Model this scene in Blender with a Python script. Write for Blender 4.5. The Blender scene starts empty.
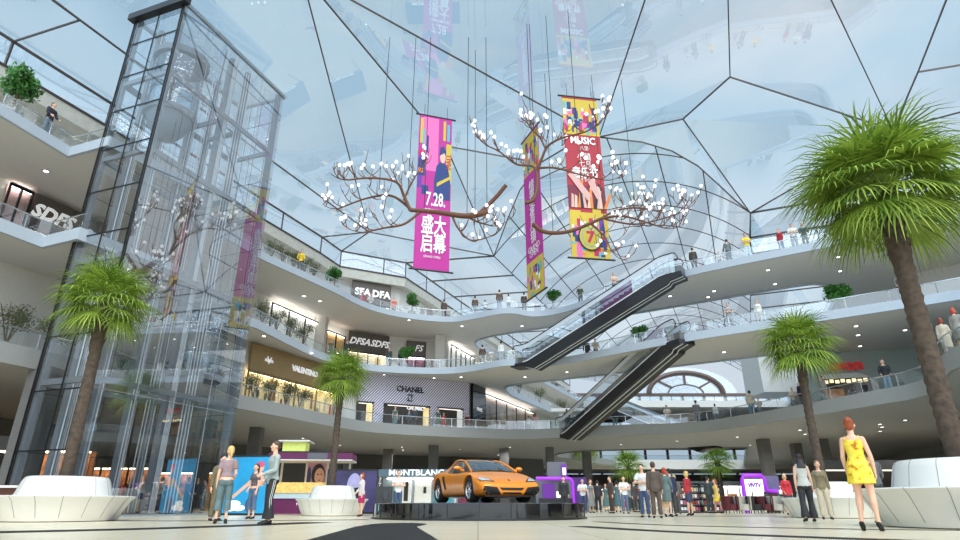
import bpy, bmesh, math, random
from mathutils import Vector, Matrix, Euler
from mathutils.geometry import tessellate_polygon
R = random.Random(7)
SC = bpy.context.scene
COL = SC.collection
PI = math.pi
# ---------------------------------------------------------------- camera
FPX, TILT, CH, CX = 587.0, math.radians(21.8), 0.4, 478.0
cam = bpy.data.cameras.new('camera'); cam_o = bpy.data.objects.new('camera', cam); COL.objects.link(cam_o)
cam_o.location = (0, 0, CH); cam_o.rotation_euler = (PI/2 + TILT, 0, 0)
cam.sensor_width = 36.0; cam.lens = FPX/960*36; cam.shift_x = (480-CX)/960
cam.clip_end = 600; cam.clip_start = 0.05
SC.camera = cam_o
def ray(px, py):
    x = (px-CX)/FPX; y = (270-py)/FPX
    ct, st = math.cos(TILT), math.sin(TILT)
    return (x, ct-y*st, st+y*ct)
def atz(px, py, z):
    d = ray(px, py); t = (z-CH)/d[2]; return Vector((d[0]*t, d[1]*t, z))
def aty(px, py, Y):
    d = ray(px, py); t = Y/d[1]; return Vector((d[0]*t, Y, CH+d[2]*t))
# ---------------------------------------------------------------- materials
MATS = {}
def mat(name, col, rough=0.5, metal=0.0, var=0.06, scale=6.0, emit=0.0, spec=0.5, coat=0.0, bump=0.0, bscale=40.0):
    if name in MATS: return MATS[name]
    m = bpy.data.materials.new(name); m.use_nodes = True
    nt = m.node_tree; b = nt.nodes['Principled BSDF']
    c = tuple(col[:3])
    tc = nt.nodes.new('ShaderNodeTexCoord')
    if var > 0:
        n = nt.nodes.new('ShaderNodeTexNoise'); n.inputs['Scale'].default_value = scale; n.inputs['Detail'].default_value = 3
        nt.links.new(tc.outputs['Object'], n.inputs['Vector'])
        r = nt.nodes.new('ShaderNodeValToRGB')
        r.color_ramp.elements[0].position = .3; r.color_ramp.elements[1].position = .7
        r.color_ramp.elements[0].color = tuple(max(0, k*(1-var)) for k in c)+(1,)
        r.color_ramp.elements[1].color = tuple(min(1, k*(1+var)) for k in c)+(1,)
        nt.links.new(n.outputs['Fac'], r.inputs['Fac']); nt.links.new(r.outputs['Color'], b.inputs['Base Color'])
        if emit > 0: nt.links.new(r.outputs['Color'], b.inputs['Emission Color'])
    else:
        b.inputs['Base Color'].default_value = c+(1,)
        if emit > 0: b.inputs['Emission Color'].default_value = c+(1,)
    b.inputs['Emission Strength'].default_value = emit
    b.inputs['Roughness'].default_value = rough; b.inputs['Metallic'].default_value = metal
    b.inputs['Specular IOR Level'].default_value = spec; b.inputs['Coat Weight'].default_value = coat
    b.inputs['Coat Roughness'].default_value = .05
    if bump > 0:
        n2 = nt.nodes.new('ShaderNodeTexNoise'); n2.inputs['Scale'].default_value = bscale
        nt.links.new(tc.outputs['Object'], n2.inputs['Vector'])
        bp = nt.nodes.new('ShaderNodeBump'); bp.inputs['Strength'].default_value = bump
        nt.links.new(n2.outputs['Fac'], bp.inputs['Height']); nt.links.new(bp.outputs['Normal'], b.inputs['Normal'])
    MATS[name] = m; return m
def srgb(r, g, b):
    f = lambda v: (v/255/12.92 if v/255 <= .04045 else ((v/255+.055)/1.055)**2.4)
    return (f(r), f(g), f(b))
def smat(name, r, g, b, **k): return mat(name, srgb(r, g, b), **k)
def glass(name, tint, base=0.06, gain=1.0, rough=0.0, refl=(1, 1, 1)):
    """thin architectural glass: clear pane with a Fresnel mirror on top"""
    m = bpy.data.materials.new(name); m.use_nodes = True; nt = m.node_tree
    nt.nodes.remove(nt.nodes['Principled BSDF']); out = nt.nodes['Material Output']
    tr = nt.nodes.new('ShaderNodeBsdfTransparent'); tr.inputs['Color'].default_value = tuple(tint)+(1,)
    gl = nt.nodes.new('ShaderNodeBsdfGlossy'); gl.inputs['Roughness'].default_value = rough; gl.inputs['Color'].default_value = tuple(refl)+(1,)
    geo = nt.nodes.new('ShaderNodeNewGeometry')
    dot = nt.nodes.new('ShaderNodeVectorMath'); dot.operation = 'DOT_PRODUCT'
    nt.links.new(geo.outputs['Incoming'], dot.inputs[0]); nt.links.new(geo.outputs['Normal'], dot.inputs[1])
    ab = nt.nodes.new('ShaderNodeMath'); ab.operation = 'ABSOLUTE'; nt.links.new(dot.outputs['Value'], ab.inputs[0])
    iv = nt.nodes.new('ShaderNodeMath'); iv.operation = 'SUBTRACT'; iv.inputs[0].default_value = 1; nt.links.new(ab.outputs[0], iv.inputs[1])
    pw = nt.nodes.new('ShaderNodeMath'); pw.operation = 'POWER'; pw.inputs[1].default_value = 4.0; nt.links.new(iv.outputs[0], pw.inputs[0])
    ma = nt.nodes.new('ShaderNodeMath'); ma.operation = 'MULTIPLY_ADD'; ma.inputs[1].default_value = gain*(1-base); ma.inputs[2].default_value = base; ma.use_clamp = True
    nt.links.new(pw.outputs[0], ma.inputs[0])
    mx = nt.nodes.new('ShaderNodeMixShader'); nt.links.new(ma.outputs[0], mx.inputs[0])
    nt.links.new(tr.outputs[0], mx.inputs[1]); nt.links.new(gl.outputs[0], mx.inputs[2]); nt.links.new(mx.outputs[0], out.inputs['Surface'])
    MATS[name] = m; return m
# ---------------------------------------------------------------- mesh builder
class MB:
    def __init__(s): s.v = []; s.f = []; s.mi = []
    def add(s, vs, fs, mi=0):
        o = len(s.v); s.v += [tuple(p) for p in vs]; s.f += [tuple(i+o for i in f) for f in fs]; s.mi += [mi]*len(fs); return s
    def box(s, c, sz, rz=0.0, mi=0, M=None):
        x, y, z = (k/2 for k in sz)
        vs = [Vector((a*x, b*y, d*z)) for d in (-1, 1) for a, b in ((-1, -1), (1, -1), (1, 1), (-1, 1))]
        if M is None: M = Matrix.Rotation(rz, 3, 'Z')
        vs = [M @ p + Vector(c) for p in vs]
        return s.add(vs, [(3, 2, 1, 0), (4, 5, 6, 7), (0, 1, 5, 4), (1, 2, 6, 5), (2, 3, 7, 6), (3, 0, 4, 7)], mi)
    def bar(s, a, b, w, h=None, mi=0, up=(0, 0, 1)):
        a, b = Vector(a), Vector(b); h = h or w; d = (b-a); L = d.length
        if L < 1e-6: return s
        d.normalize(); u = Vector(up)
        if abs(d.dot(u)) > .98: u = Vector((0, 1, 0))
        sx = d.cross(u).normalized(); uz = sx.cross(d)
        M = Matrix((sx, d, uz)).transposed()
        return s.box((a+b)/2, (w, L, h), mi=mi, M=M)
    def tube(s, pts, rad, n=6, mi=0, caps=True):
        pts = [Vector(p) for p in pts]; k = len(pts)
        if not hasattr(rad, '__len__'): rad = [rad]*k
        rings = []; ref = None
        for i, p in enumerate(pts):
            d = (pts[min(i+1, k-1)]-pts[max(i-1, 0)])
            if d.length < 1e-9: d = Vector((0, 0, 1))
            d.normalize()
            if ref is None: ref = Vector((0, 0, 1)) if abs(d.z) < .9 else Vector((1, 0, 0))
            x = d.cross(ref)
            if x.length < 1e-4: x = d.cross(Vector((0, 1, 0)))
            x.normalize(); y = d.cross(x); ref = x.cross(d)
            rings.append([p+(x*math.cos(2*PI*j/n)+y*math.sin(2*PI*j/n))*rad[i] for j in range(n)])
        vs = [q for r in rings for q in r]; fs = []
        for i in range(k-1):
            for j in range(n):
                a = i*n+j; b = i*n+(j+1) % n; fs.append((a, b, b+n, a+n))
        if caps: fs.append(tuple(range(n))[::-1]); fs.append(tuple((k-1)*n+j for j in range(n)))
        return s.add(vs, fs, mi)
    def lathe(s, prof, n=32, c=(0, 0, 0), mi=0, sx=1, sy=1, a0=0, a1=2*PI):
        full = abs(a1-a0-2*PI) < 1e-6; m = n if full else n+1
        vs = [(c[0]+r*math.cos(a0+(a1-a0)*j/n)*sx, c[1]+r*math.sin(a0+(a1-a0)*j/n)*sy, c[2]+z) for r, z in prof for j in range(m)]
        fs = []
        for i in range(len(prof)-1):
            for j in range(n):
                a = i*m+j; b = i*m+(j+1) % m; fs.append((a, b, b+m, a+m))
        return s.add(vs, fs, mi)
    def ball(s, c, r, n=10, mi=0, sc=(1, 1, 1)):
        prof = [(max(1e-4, math.sin(PI*i/(n//2+1))), -math.cos(PI*i/(n//2+1))) for i in range(0, n//2+2)]
        vs = [(c[0]+r*sc[0]*p*math.cos(2*PI*j/n), c[1]+r*sc[1]*p*math.sin(2*PI*j/n), c[2]+r*sc[2]*q) for p, q in prof for j in range(n)]
        fs = [(i*n+j, i*n+(j+1) % n, (i+1)*n+(j+1) % n, (i+1)*n+j) for i in range(len(prof)-1) for j in range(n)]
        return s.add(vs, fs, mi)
    def quad(s, a, b, c, d, mi=0): return s.add([a, b, c, d], [(0, 1, 2, 3)], mi)
    def prism(s, poly, z0, z1, holes=(), mi=0, mi_side=None):
        ms = mi if mi_side is None else mi_side
        loops = [[Vector((p[0], p[1], 0)) for p in L] for L in [poly]+list(holes)]
        flat = [p for L in loops for p in L]; tri = tessellate_polygon(loops)
        n = len(flat)
        vs = [(p.x, p.y, z0) for p in flat]+[(p.x, p.y, z1) for p in flat]
        def up(t):
            a, b, c = (flat[i] for i in t); return (b-a).cross(c-a).z > 0
        T = [t if up(t) else t[::-1] for t in tri]
        s.add(vs, [tuple(t[::-1]) for t in T]+[tuple(i+n for i in t) for t in T], mi)
        o = 0; fs = []
        for L in loops:
            k = len(L)
            for i in range(k):
                a = o+i; b = o+(i+1) % k; fs.append((a, b, b+n, a+n))
            o += k
        return s.add(vs, fs, ms)
    def wall(s, pts, z0, z1, th=.15, mi=0, side=1):
        """vertical strip of thickness th following a polyline"""
        off = offset(pts, th*side)
        poly = list(pts)+off[::-1]
        a = sum(poly[i-1][0]*poly[i][1]-poly[i][0]*poly[i-1][1] for i in range(len(poly)))
        n = len(pts); vs = []
        for z in (z0, z1):
            vs += [(p[0], p[1], z) for p in pts]+[(p[0], p[1], z) for p in off]
        fs = []
        for i in range(n-1):
            fs += [(i, i+1, 2*n+i+1, 2*n+i), (n+i+1, n+i, 3*n+i, 3*n+i+1), (i+1, i, n+i, n+i+1), (2*n+i, 2*n+i+1, 3*n+i+1, 3*n+i)]
        fs += [(0, 2*n, 3*n, n), (n-1, 2*n-1, 4*n-1, 3*n-1)]
        return s.add(vs, fs, mi)
    def mesh(s, name, mats=(), smooth=None):
        me = bpy.data.meshes.new(name); me.from_pydata(s.v, [], s.f)
        for m in (mats if isinstance(mats, (list, tuple)) else [mats]): me.materials.append(m)
        if any(s.mi): me.polygons.foreach_set('material_index', s.mi)
        bm = bmesh.new(); bm.from_mesh(me)
        bmesh.ops.remove_doubles(bm, verts=bm.verts, dist=1e-5)
        bmesh.ops.recalc_face_normals(bm, faces=bm.faces); bm.to_mesh(me); bm.free()
        if smooth is not None:
            me.polygons.foreach_set('use_smooth', [True]*len(me.polygons))
            me.set_sharp_from_angle(angle=math.radians(smooth))
        return me
    def build(s, name, mats, parent=None, smooth=None, loc=None, rz=0):
        return link(name, s.mesh(name, mats, smooth), parent, loc, rz)
def link(name, me, parent=None, loc=None, rz=0):
    o = bpy.data.objects.new(name, me); COL.objects.link(o)
    if parent is not None: o.parent = parent
    if loc is not None: o.location = loc
    if rz: o.rotation_euler = (0, 0, rz)
    return o
def tag(o, label, cat, group=None, kind=None):
    o['label'] = label; o['category'] = cat
    if group: o['group'] = group
    if kind: o['kind'] = kind
    return o
def struct(o): o['kind'] = 'structure'; return o
def thing(name, label, cat, loc=(0, 0, 0), rz=0, group=None):
    o = bpy.data.objects.new(name, None); COL.objects.link(o); o.empty_display_size = .3
    o.location = loc; o.rotation_euler = (0, 0, rz); return tag(o, label, cat, group)
def kids(o): return [c for c in COL.objects if c.parent is o]
CH_OF = {}
def copy_tree(root, loc, rz=0, label=None, group=None, scale=None):
    if root.name not in CH_OF: CH_OF[root.name] = [(c, kids(c)) for c in kids(root)]
    r = root.copy(); COL.objects.link(r); r.location = loc; r.rotation_euler = (0, 0, rz)
    if scale is not None: r.scale = (scale,)*3
    if label: r['label'] = label
    if group: r['group'] = group
    for c, gs in CH_OF[root.name]:
        d = c.copy(); COL.objects.link(d); d.parent = r
        for g in gs:
            e = g.copy(); COL.objects.link(e); e.parent = d
    return r
def offset(pts, d):
    out = []
    n = len(pts)
    for i in range(n):
        p = Vector(pts[i][:2]); a = Vector(pts[max(i-1, 0)][:2]); b = Vector(pts[min(i+1, n-1)][:2])
        d1 = (p-a); d2 = (b-p)
        if d1.length < 1e-9: d1 = d2
        if d2.length < 1e-9: d2 = d1
        d1 = d1.normalized(); d2 = d2.normalized()
        n1 = Vector((-d1.y, d1.x)); n2 = Vector((-d2.y, d2.x)); m = (n1+n2)
        m = m/(max(.35, m.dot(n1))) if m.length > 1e-6 else n1
        out.append((p.x+m.x*d, p.y+m.y*d))
    return out
def chaikin(pts, it=2):
    pts = [Vector(p[:2]) for p in pts]
    for _ in range(it):
        q = [pts[0]]
        for a, b in zip(pts, pts[1:]): q += [a*.75+b*.25, a*.25+b*.75]
        pts = q+[pts[-1]]
    return [(p.x, p.y) for p in pts]
def resample(pts, step):
    P = [Vector(p[:2]) for p in pts]; L = [0]
    for a, b in zip(P, P[1:]): L.append(L[-1]+(b-a).length)
    n = max(1, round(L[-1]/step)); out = []; j = 0
    for i in range(n+1):
        t = L[-1]*i/n
        while j < len(P)-2 and L[j+1] < t: j += 1
        s = (t-L[j])/max(1e-9, L[j+1]-L[j]); q = P[j].lerp(P[j+1], min(1, s)); out.append((q.x, q.y))
    return out
def text_mesh(body, size, ext=.02, align='CENTER', shear=0, bold=0.0, name='lettering', space=1.0):
    c = bpy.data.curves.new(name, 'FONT'); c.body = body; c.size = size; c.extrude = ext; c.align_x = align; c.align_y = 'CENTER'
    c.shear = shear; c.offset = bold; c.resolution_u = 2; c.space_character = space
    o = bpy.data.objects.new(name, c); COL.objects.link(o)
    dg = bpy.context.evaluated_depsgraph_get(); me = bpy.data.meshes.new_from_object(o.evaluated_get(dg))
    bpy.data.objects.remove(o); me.name = name
    return me
def place_text(body, size, loc, normal, m, parent, name='lettering', up=(0, 0, 1), **k):
    """upright lettering whose face looks along normal; parent is given in world space"""
    me = text_mesh(body, size, name=name, **k); me.materials.clear(); me.materials.append(m)
    z = Vector(normal).normalized(); y = Vector(up); y = (y-z*y.dot(z)).normalized(); x = y.cross(z)
    M = Matrix((x, y, z)).transposed().to_4x4(); M.translation = Vector(loc)
    pm = parent.matrix_world.inverted() if parent else Matrix()
    if parent:
        L = Matrix.Translation(parent.location) @ Euler(parent.rotation_euler).to_matrix().to_4x4()
        pm = L.inverted()
    me.transform(pm @ M)
    return link(name, me, parent)
# ================================================================ render look, sky, light
SC.view_settings.view_transform = 'Standard'; SC.view_settings.look = 'None'; SC.view_settings.gamma = 1.0
SC.view_settings.exposure = 0.0; SC.view_settings.use_curve_mapping = False
SC.cycles.transparent_max_bounces = 40; SC.cycles.max_bounces = 10; SC.cycles.diffuse_bounces = 5; SC.cycles.glossy_bounces = 4
SC.cycles.sample_clamp_indirect = 6.0; SC.cycles.caustics_reflective = False; SC.cycles.caustics_refractive = False
w = bpy.data.worlds.new('sky'); SC.world = w; w.use_nodes = True; nt = w.node_tree
bg = nt.nodes['Background']; tc = nt.nodes.new('ShaderNodeTexCoord')
sep = nt.nodes.new('ShaderNodeSeparateXYZ'); nt.links.new(tc.outputs['Generated'], sep.inputs[0])
rp = nt.nodes.new('ShaderNodeValToRGB'); e = rp.color_ramp.elements
mr = nt.nodes.new('ShaderNodeMapRange'); mr.inputs[1].default_value = -.3; mr.inputs[2].default_value = 1.0
nt.links.new(sep.outputs['Z'], mr.inputs[0]); nt.links.new(mr.outputs[0], rp.inputs[0])
e[0].position = 0.0; e[0].color = (.30, .29, .28, 1)
e[1].position = 1.0; e[1].color = srgb(158, 194, 222)+(1,)
for p, c in ((.20, (.34, .34, .34)), (.25, srgb(186, 204, 220)), (.48, srgb(206, 222, 236)), (.68, srgb(188, 214, 233))):
    q = rp.color_ramp.elements.new(p); q.color = tuple(c)+(1,)
mp = nt.nodes.new('ShaderNodeMapping'); mp.inputs['Scale'].default_value = (1.2, 1.2, 3.2); nt.links.new(tc.outputs['Generated'], mp.inputs[0])
cl = nt.nodes.new('ShaderNodeTexNoise'); cl.inputs['Scale'].default_value = 1.9; cl.inputs['Detail'].default_value = 7; cl.inputs['Roughness'].default_value = .55
nt.links.new(mp.outputs[0], cl.inputs['Vector'])
# thicker cloud to the right (+x) and towards the horizon
ma = nt.nodes.new('ShaderNodeMath'); ma.operation = 'MULTIPLY_ADD'; ma.inputs[1].default_value = .30
nt.links.new(sep.outputs['X'], ma.inputs[0]); nt.links.new(cl.outputs['Fac'], ma.inputs[2])
mb = nt.nodes.new('ShaderNodeMath'); mb.operation = 'MULTIPLY_ADD'; mb.inputs[1].default_value = -.22
nt.links.new(sep.outputs['Z'], mb.inputs[0]); nt.links.new(ma.outputs[0], mb.inputs[2])
cr = nt.nodes.new('ShaderNodeValToRGB'); cr.color_ramp.elements[0].position = .42; cr.color_ramp.elements[1].position = .72
nt.links.new(mb.outputs[0], cr.inputs[0])
mx = nt.nodes.new('ShaderNodeMixRGB'); mx.inputs[2].default_value = srgb(232, 234, 240)+(1,)
mh = nt.nodes.new('ShaderNodeMapRange'); mh.inputs[1].default_value = .05; mh.inputs[2].default_value = .38; mh.inputs[3].default_value = .15; nt.links.new(sep.outputs['Z'], mh.inputs[0])
mm_ = nt.nodes.new('ShaderNodeMath'); mm_.operation = 'MULTIPLY'; nt.links.new(cr.outputs[0], mm_.inputs[0]); nt.links.new(mh.outputs[0], mm_.inputs[1]); nt.links.new(mm_.outputs[0], mx.inputs[0]); nt.links.new(rp.outputs[0], mx.inputs[1])
# the sky behind the camera is brighter (the sun side)
my = nt.nodes.new('ShaderNodeMapRange'); my.inputs[1].default_value = -.7; my.inputs[2].default_value = .25; my.inputs[3].default_value = 3.2; my.inputs[4].default_value = 1.0
nt.links.new(sep.outputs['Y'], my.inputs[0]); nt.links.new(mx.outputs[0], bg.inputs['Color']); nt.links.new(my.outputs[0], bg.inputs['Strength'])
sun = bpy.data.lights.new('sun', 'SUN'); sun.energy = 3.5; sun.angle = math.radians(50); sun.color = (1, .92, .82)
sun_o = bpy.data.objects.new('sun', sun); COL.objects.link(sun_o); sun_o.rotation_euler = (math.radians(38), math.radians(14), 0)
# ================================================================ materials of the building
WHITE = smat('white_paint', 226, 224, 220, rough=.55, var=.02)
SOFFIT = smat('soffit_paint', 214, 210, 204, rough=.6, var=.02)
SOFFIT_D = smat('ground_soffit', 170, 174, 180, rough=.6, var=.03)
FASCIA = smat('fascia_metal', 176, 185, 195, rough=.6, var=.02, metal=.0)
FASCIA_L = smat('fascia_stone', 152, 153, 151, rough=.85, var=.06, scale=20)
CONC = smat('concrete_band', 192, 190, 180, rough=.7, var=.08, scale=3)
STEEL = smat('pale_steel', 148, 156, 164, rough=.4, var=.03, metal=.2)
BLACK = smat('black_metal', 28, 29, 31, rough=.35, var=.05)
MULL = smat('mullion_bronze', 62, 52, 48, rough=.4, var=.05)
DARK = smat('dark_column', 104, 104, 104, rough=.5, var=.06)
CHROME = mat('brushed_steel', (.62, .64, .66), rough=.22, metal=.9, var=.03)
ROOFG = glass('roof_glass', (.86, .94, .985), base=.20, gain=.8)
TOWG = glass('tower_glass', (.88, .91, .93), base=.10, gain=.9)
TOWS = glass('tower_side_glass', (.84, .87, .89), base=.30, gain=.9)
RAILG = glass('rail_glass', (.90, .95, .97), base=.15, gain=.7)
WING = glass('shop_glass', (.88, .91, .92), base=.06, gain=.7)
EMIT = mat('lamp_white', (1, .97, .92), emit=7.0, var=0)
# ================================================================ plan of the atrium (metres; x right, y away)
L_EDGE = [(-21.6, 8), (-19.6, 18.4), (-18.3, 22.3), (-13.4, 34.5), (-11.9, 38.4), (-9.95, 43.0), (-8.9, 45.0), (-7.3, 46.6), (-4.9, 48.1)]
E1 = chaikin([(-21.8, 6), (-19.6, 18.6), (-18.4, 22.4), (-13.4, 34.6), (-11.9, 38.3), (-9.9, 43.1), (-8.6, 45.6), (-4.9, 48.1), (.25, 50.0), (3.2, 50.8), (6.6, 50.0), (11.1, 47.6), (16.0, 46.6), (18.0, 44.0), (19.8, 39.4), (21.8, 33.0), (22.8, 30.4), (21.6, 27.6), (19.5, 24.3), (19.0, 22.6), (18.6, 19), (19.5, 6)], 1)
E2 = [(-21.6, 6), (-18.9, 19.3), (-17.86, 21.97), (-15.9, 21.15), (-13.9, 25.4), (-14.9, 29.9)] + chaikin([(-13.2, 34.0), (-11.5, 42.5), (-8.9, 45.8), (-6.2, 46.8), (-2.8, 47.2), (-.6, 46.3), (2.3, 43.6), (4.2, 44.6), (6.7, 43.4), (9.5, 40.5), (13.1, 37.0), (20.2, 32.0), (22.8, 30.1), (26, 27.6), (30, 20), (30, 6)], 2)
E3 = [(-22.0, 6), (-19.0, 19.4), (-18.23, 22.35), (-15.99, 21.5), (-13.9, 25.6), (-14.9, 30.2)] + chaikin([(-13.6, 34.3), (-10.3, 40.6), (-9.0, 44.2), (-6.4, 46.7), (-2.6, 48.1), (-.6, 47.2), (2.5, 45.0), (4.5, 46.6), (6.7, 45.6), (9.5, 42.0), (13.7, 37.2), (21.6, 31.9), (26.3, 28.8), (31, 22), (31, 6)], 2)
UX, UY = .396, .918                                   # direction of the second hall
H1 = chaikin([(24, 95), (9.6, 72.2), (8.3, 67.7), (9.9, 63.8), (16.2, 61.4), (25.8, 59.1), (26.6, 60), (41, 95)], 1)
H2 = [(22.0, 98), (3.2, 57.5)] + chaikin([(3.2, 57.5), (2.2, 53.6), (3.0, 51.8), (7.1, 49.6), (16.6, 43.5), (22.6, 39.4), (24.6, 39.2), (26.5, 42)], 2) + [(26.5, 42), (50, 98)]
H3 = [(19.0, 98), (1.2, 59.5)] + chaikin([(1.2, 59.5), (-.6, 55.6), (.2, 53.0), (7.1, 49.1), (15.8, 43.7), (22.6, 39.0), (24.6, 38.6), (27, 41.5)], 2) + [(27, 41.5), (51, 98)]
LEV = {1: (5.5, 6.28, 6.95), 2: (10.2, 10.72, 11.35), 3: (14.8, 15.28, 15.85)}       # fascia bottom, fascia top, rail top
FL = {1: 6.0, 2: 10.62, 3: 15.2}                                                     # finished floors
OUT = [(-48, -6), (62, -6), (62, 112), (-48, 112)]
def hole_of(E): return [(E[0][0], -4)] + list(E) + [(E[-1][0], -4)]
def dedupe(P):
    q = [P[0]]
    for p in P[1:]:
        if (Vector(p)-Vector(q[-1])).length > 1e-3: q.append(p)
    return q
E1, E2, E3, H1, H2, H3 = (dedupe(p) for p in (E1, E2, E3, H1, H2, H3))
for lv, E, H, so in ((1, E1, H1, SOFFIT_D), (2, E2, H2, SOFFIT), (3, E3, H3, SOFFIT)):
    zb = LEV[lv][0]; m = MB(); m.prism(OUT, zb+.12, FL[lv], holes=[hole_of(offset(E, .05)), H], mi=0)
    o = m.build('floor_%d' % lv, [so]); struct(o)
    m = MB(); m.wall(E, zb, LEV[lv][1], .16, side=-1 if False else 1); struct(m.build('trim_%d' % lv, [FASCIA_L if lv == 1 else FASCIA], smooth=35))
    m = MB(); m.wall(H+[H[0]] if False else H, zb, LEV[lv][1], .16, side=1); struct(m.build('trim_%d' % (lv+3), [FASCIA_L if lv == 1 else FASCIA], smooth=35))
# ---------------------------------------------------------------- ground floor: cream polished tile with black inlay
def floor_material():
    m = bpy.data.materials.new('cream_floor_tile'); m.use_nodes = True; t = m.node_tree; b = t.nodes['Principled BSDF']
    tc = t.nodes.new('ShaderNodeTexCoord'); br = t.nodes.new('ShaderNodeTexBrick'); br.offset = 0
    br.inputs['Scale'].default_value = 1; br.inputs['Brick Width'].default_value = 1.6; br.inputs['Row Height'].default_value = 1.6; br.inputs['Mortar Size'].default_value = .006
    br.inputs['Color1'].default_value = srgb(228, 217, 190)+(1,); br.inputs['Color2'].default_value = srgb(222, 211, 184)+(1,); br.inputs['Mortar'].default_value = srgb(150, 146, 136)+(1,)
    t.links.new(tc.outputs['Object'], br.inputs['Vector']); t.links.new(br.outputs['Color'], b.inputs['Base Color'])
    b.inputs['Roughness'].default_value = .22; b.inputs['Specular IOR Level'].default_value = .16
    return m
CREAM = floor_material()
INLAY = smat('black_inlay', 30, 30, 31, rough=.5, var=.2, scale=60, spec=.15)
m = MB(); m.prism([(-70, -40), (80, -40), (80, 116), (-70, 116)], -.3, 0); struct(m.build('floor', [CREAM]))
def ribbon(m, pts, wd, z=.004, mi=0):
    a = offset(pts, wd/2); b = offset(pts, -wd/2)
    m.prism(list(a)+list(b)[::-1], .001, z, mi=mi)
m = MB()
ribbon(m, chaikin([(-24, 17.4), (-9.8, 17.0), (-6, 17.1), (-3.2, 18.4)], 2), .5)
ribbon(m, chaikin([(-9.5, 9.2), (-7.5, 9.95), (-5.4, 12.0), (-3.9, 15.6)], 2), .85)
ribbon(m, chaikin([(3.0, 16.2), (3.9, 13.2), (6.6, 11.2), (9.5, 10.4)], 2), .28)
ribbon(m, chaikin([(2.0, 12.8), (3.0, 10.2), (4.8, 8.0), (6.5, 6.6)], 2), .45)
ribbon(m, chaikin([(3.6, 22.5), (9, 24.2), (16, 24.6), (26, 22)], 2), .5)
ribbon(m, chaikin([(-26, 30), (-12, 29.2), (-6, 27), (-3, 25)], 2), .4)
t0 = [(-1.75+.62*math.cos(a), 14.0+1.1*math.sin(a)) for a in [PI*k/16 for k in range(17)]]
m.prism([(-.2, 6)]+[(-1.2, 12.5)]+t0+[(-2.4, 12.5), (-1.95, 6)], .001, .004)
struct(m.build('trim_7', [INLAY]))
# ---------------------------------------------------------------- roof: faceted glass over the atrium, barrel vault over the second hall
ZB, ZT = 19.0, 20.4
P = lambda px, py, z: atz(px, py, z)
base = [(-27.5, 7.0), (-21.6, 21.4), (-19.67, 25.95), (-12.55, 42.86), (-11.6, 45.7), (-8.2, 47.4), (-6.41, 48.3)]
baseL2 = [(-6.41, 48.3), (-2.2, 58.2), (15.5, 99)]
VC = Vector((10.74, 42.7, ZT)); VU = Vector((UX, UY, 0)); VN = Vector((UY, -UX, 0)); HS, RISE = 10.2, 4.7
VR = (HS*HS+RISE*RISE)/(2*RISE)
def vault_pt(s, k):                                    # s metres along the hall, k from -1 (left) to 1 (right)
    a = k*math.asin(HS/VR); return VC+VU*s+VN*(VR*math.sin(a))+Vector((0, 0, VR*math.cos(a)-(VR-RISE)))
def vault_hit(px, py):
    d = Vector(ray(px, py)); o = Vector((0, 0, CH)); best = None
    lo, hi = 20.0, 130.0
    def f(t):
        p = o+d*t; q = p-VC; x = q.dot(VN); z = p.z-(ZT-(VR-RISE)); return x*x+z*z-VR*VR, q.dot(VU), x
    prev = f(lo)[0]; t = lo
    while t < hi:
        t += .25; cur = f(t)[0]
        if prev < 0 <= cur:
            v, s, x = f(t); return (o+d*t), s, math.asin(max(-1, min(1, x/VR)))/math.asin(HS/VR)
        prev = cur
    return None
cut_px = [(508, 218), (520, 190), (540, 163), (567, 147), (599, 137), (642, 142), (672, 151), (698, 166), (720, 186), (735, 200)]
cut = [vault_pt(0, -1)] + [vault_hit(*q)[0] for q in cut_px] + [vault_pt(0, 1)]
n1 = P(369, 232, 21.9); n2 = P(446, 146, 25.0); n3 = P(683, 119, 25.2); n4 = P(730, 77, 25.2); n5 = P(80, 20, 21.5)
n6 = P(893, 130, 23.0); v0, v8 = cut[0], cut[-1]
NA, NB, NC = P(301, -28, 25.5), P(722, -230, 26.0), P(1005, -150, 24.5)
n7, n8, n9 = P(918, 72, 23.8), P(1100, 42, 23.5), P(1100, 75, 22.6)
b_top = [Vector((p[0], p[1], ZT)) for p in base]
r2 = [Vector((-24.2, 7.0, 21.5)), n5, P(130, 57, 21.5)]
b8 = Vector((21.9, 43, ZT)); b9 = Vector((33.5, 37.9, ZT)); b10 = Vector((42, 4, ZT))
facets = [
 [b_top[0], b_top[1], n5, r2[0]], [b_top[1], b_top[2], r2[2], n5], [b_top[2], b_top[3], n1, r2[2]], [b_top[3], b_top[4], n1], [b_top[4], b_top[5], n1], [b_top[5], b_top[6], v0, n1],
 [r2[0], n5, NA], [n5, r2[2], NA], [r2[2], n1, NA], [n1, n2, NA], [n1, v0, cut[1], cut[2], n2], [n2, cut[2], cut[3]],
 [n2, cut[3], cut[4], cut[5], NA], [NA, cut[5], NB], [cut[5], n3, n4, NB], [cut[5], cut[6], n3], [n3, cut[6], cut[7], cut[8], cut[9]], [n3, cut[9], cut[10], v8],
 [n3, v8, n6, n4], [n4, n6, NB], [n6, n7, NB], [n7, NC, NB], [n7, n8, NC], [n6, n9, n8, n7], [v8, b8, b9, n9, n6], [b9, b10, n9], [n9, b10, n8], [n8, b10, NC],
 [r2[0], NA, Vector((-10, -2, 25))], [NA, NB, Vector((-10, -2, 25))], [NB, Vector((22, -2, 25)), Vector((-10, -2, 25))], [NB, NC, Vector((22, -2, 25))], [NC, b10, Vector((22, -2, 25))]]
m = MB()
for fct in facets:
    o = sum(fct, Vector())/len(fct)
    if len(fct) <= 4: m.add(fct, [tuple(range(len(fct)))])
    else: m.add(fct, [tuple(range(len(fct)))])
roof = m.build('roof', [ROOFG]); struct(roof)
m = MB()
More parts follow.
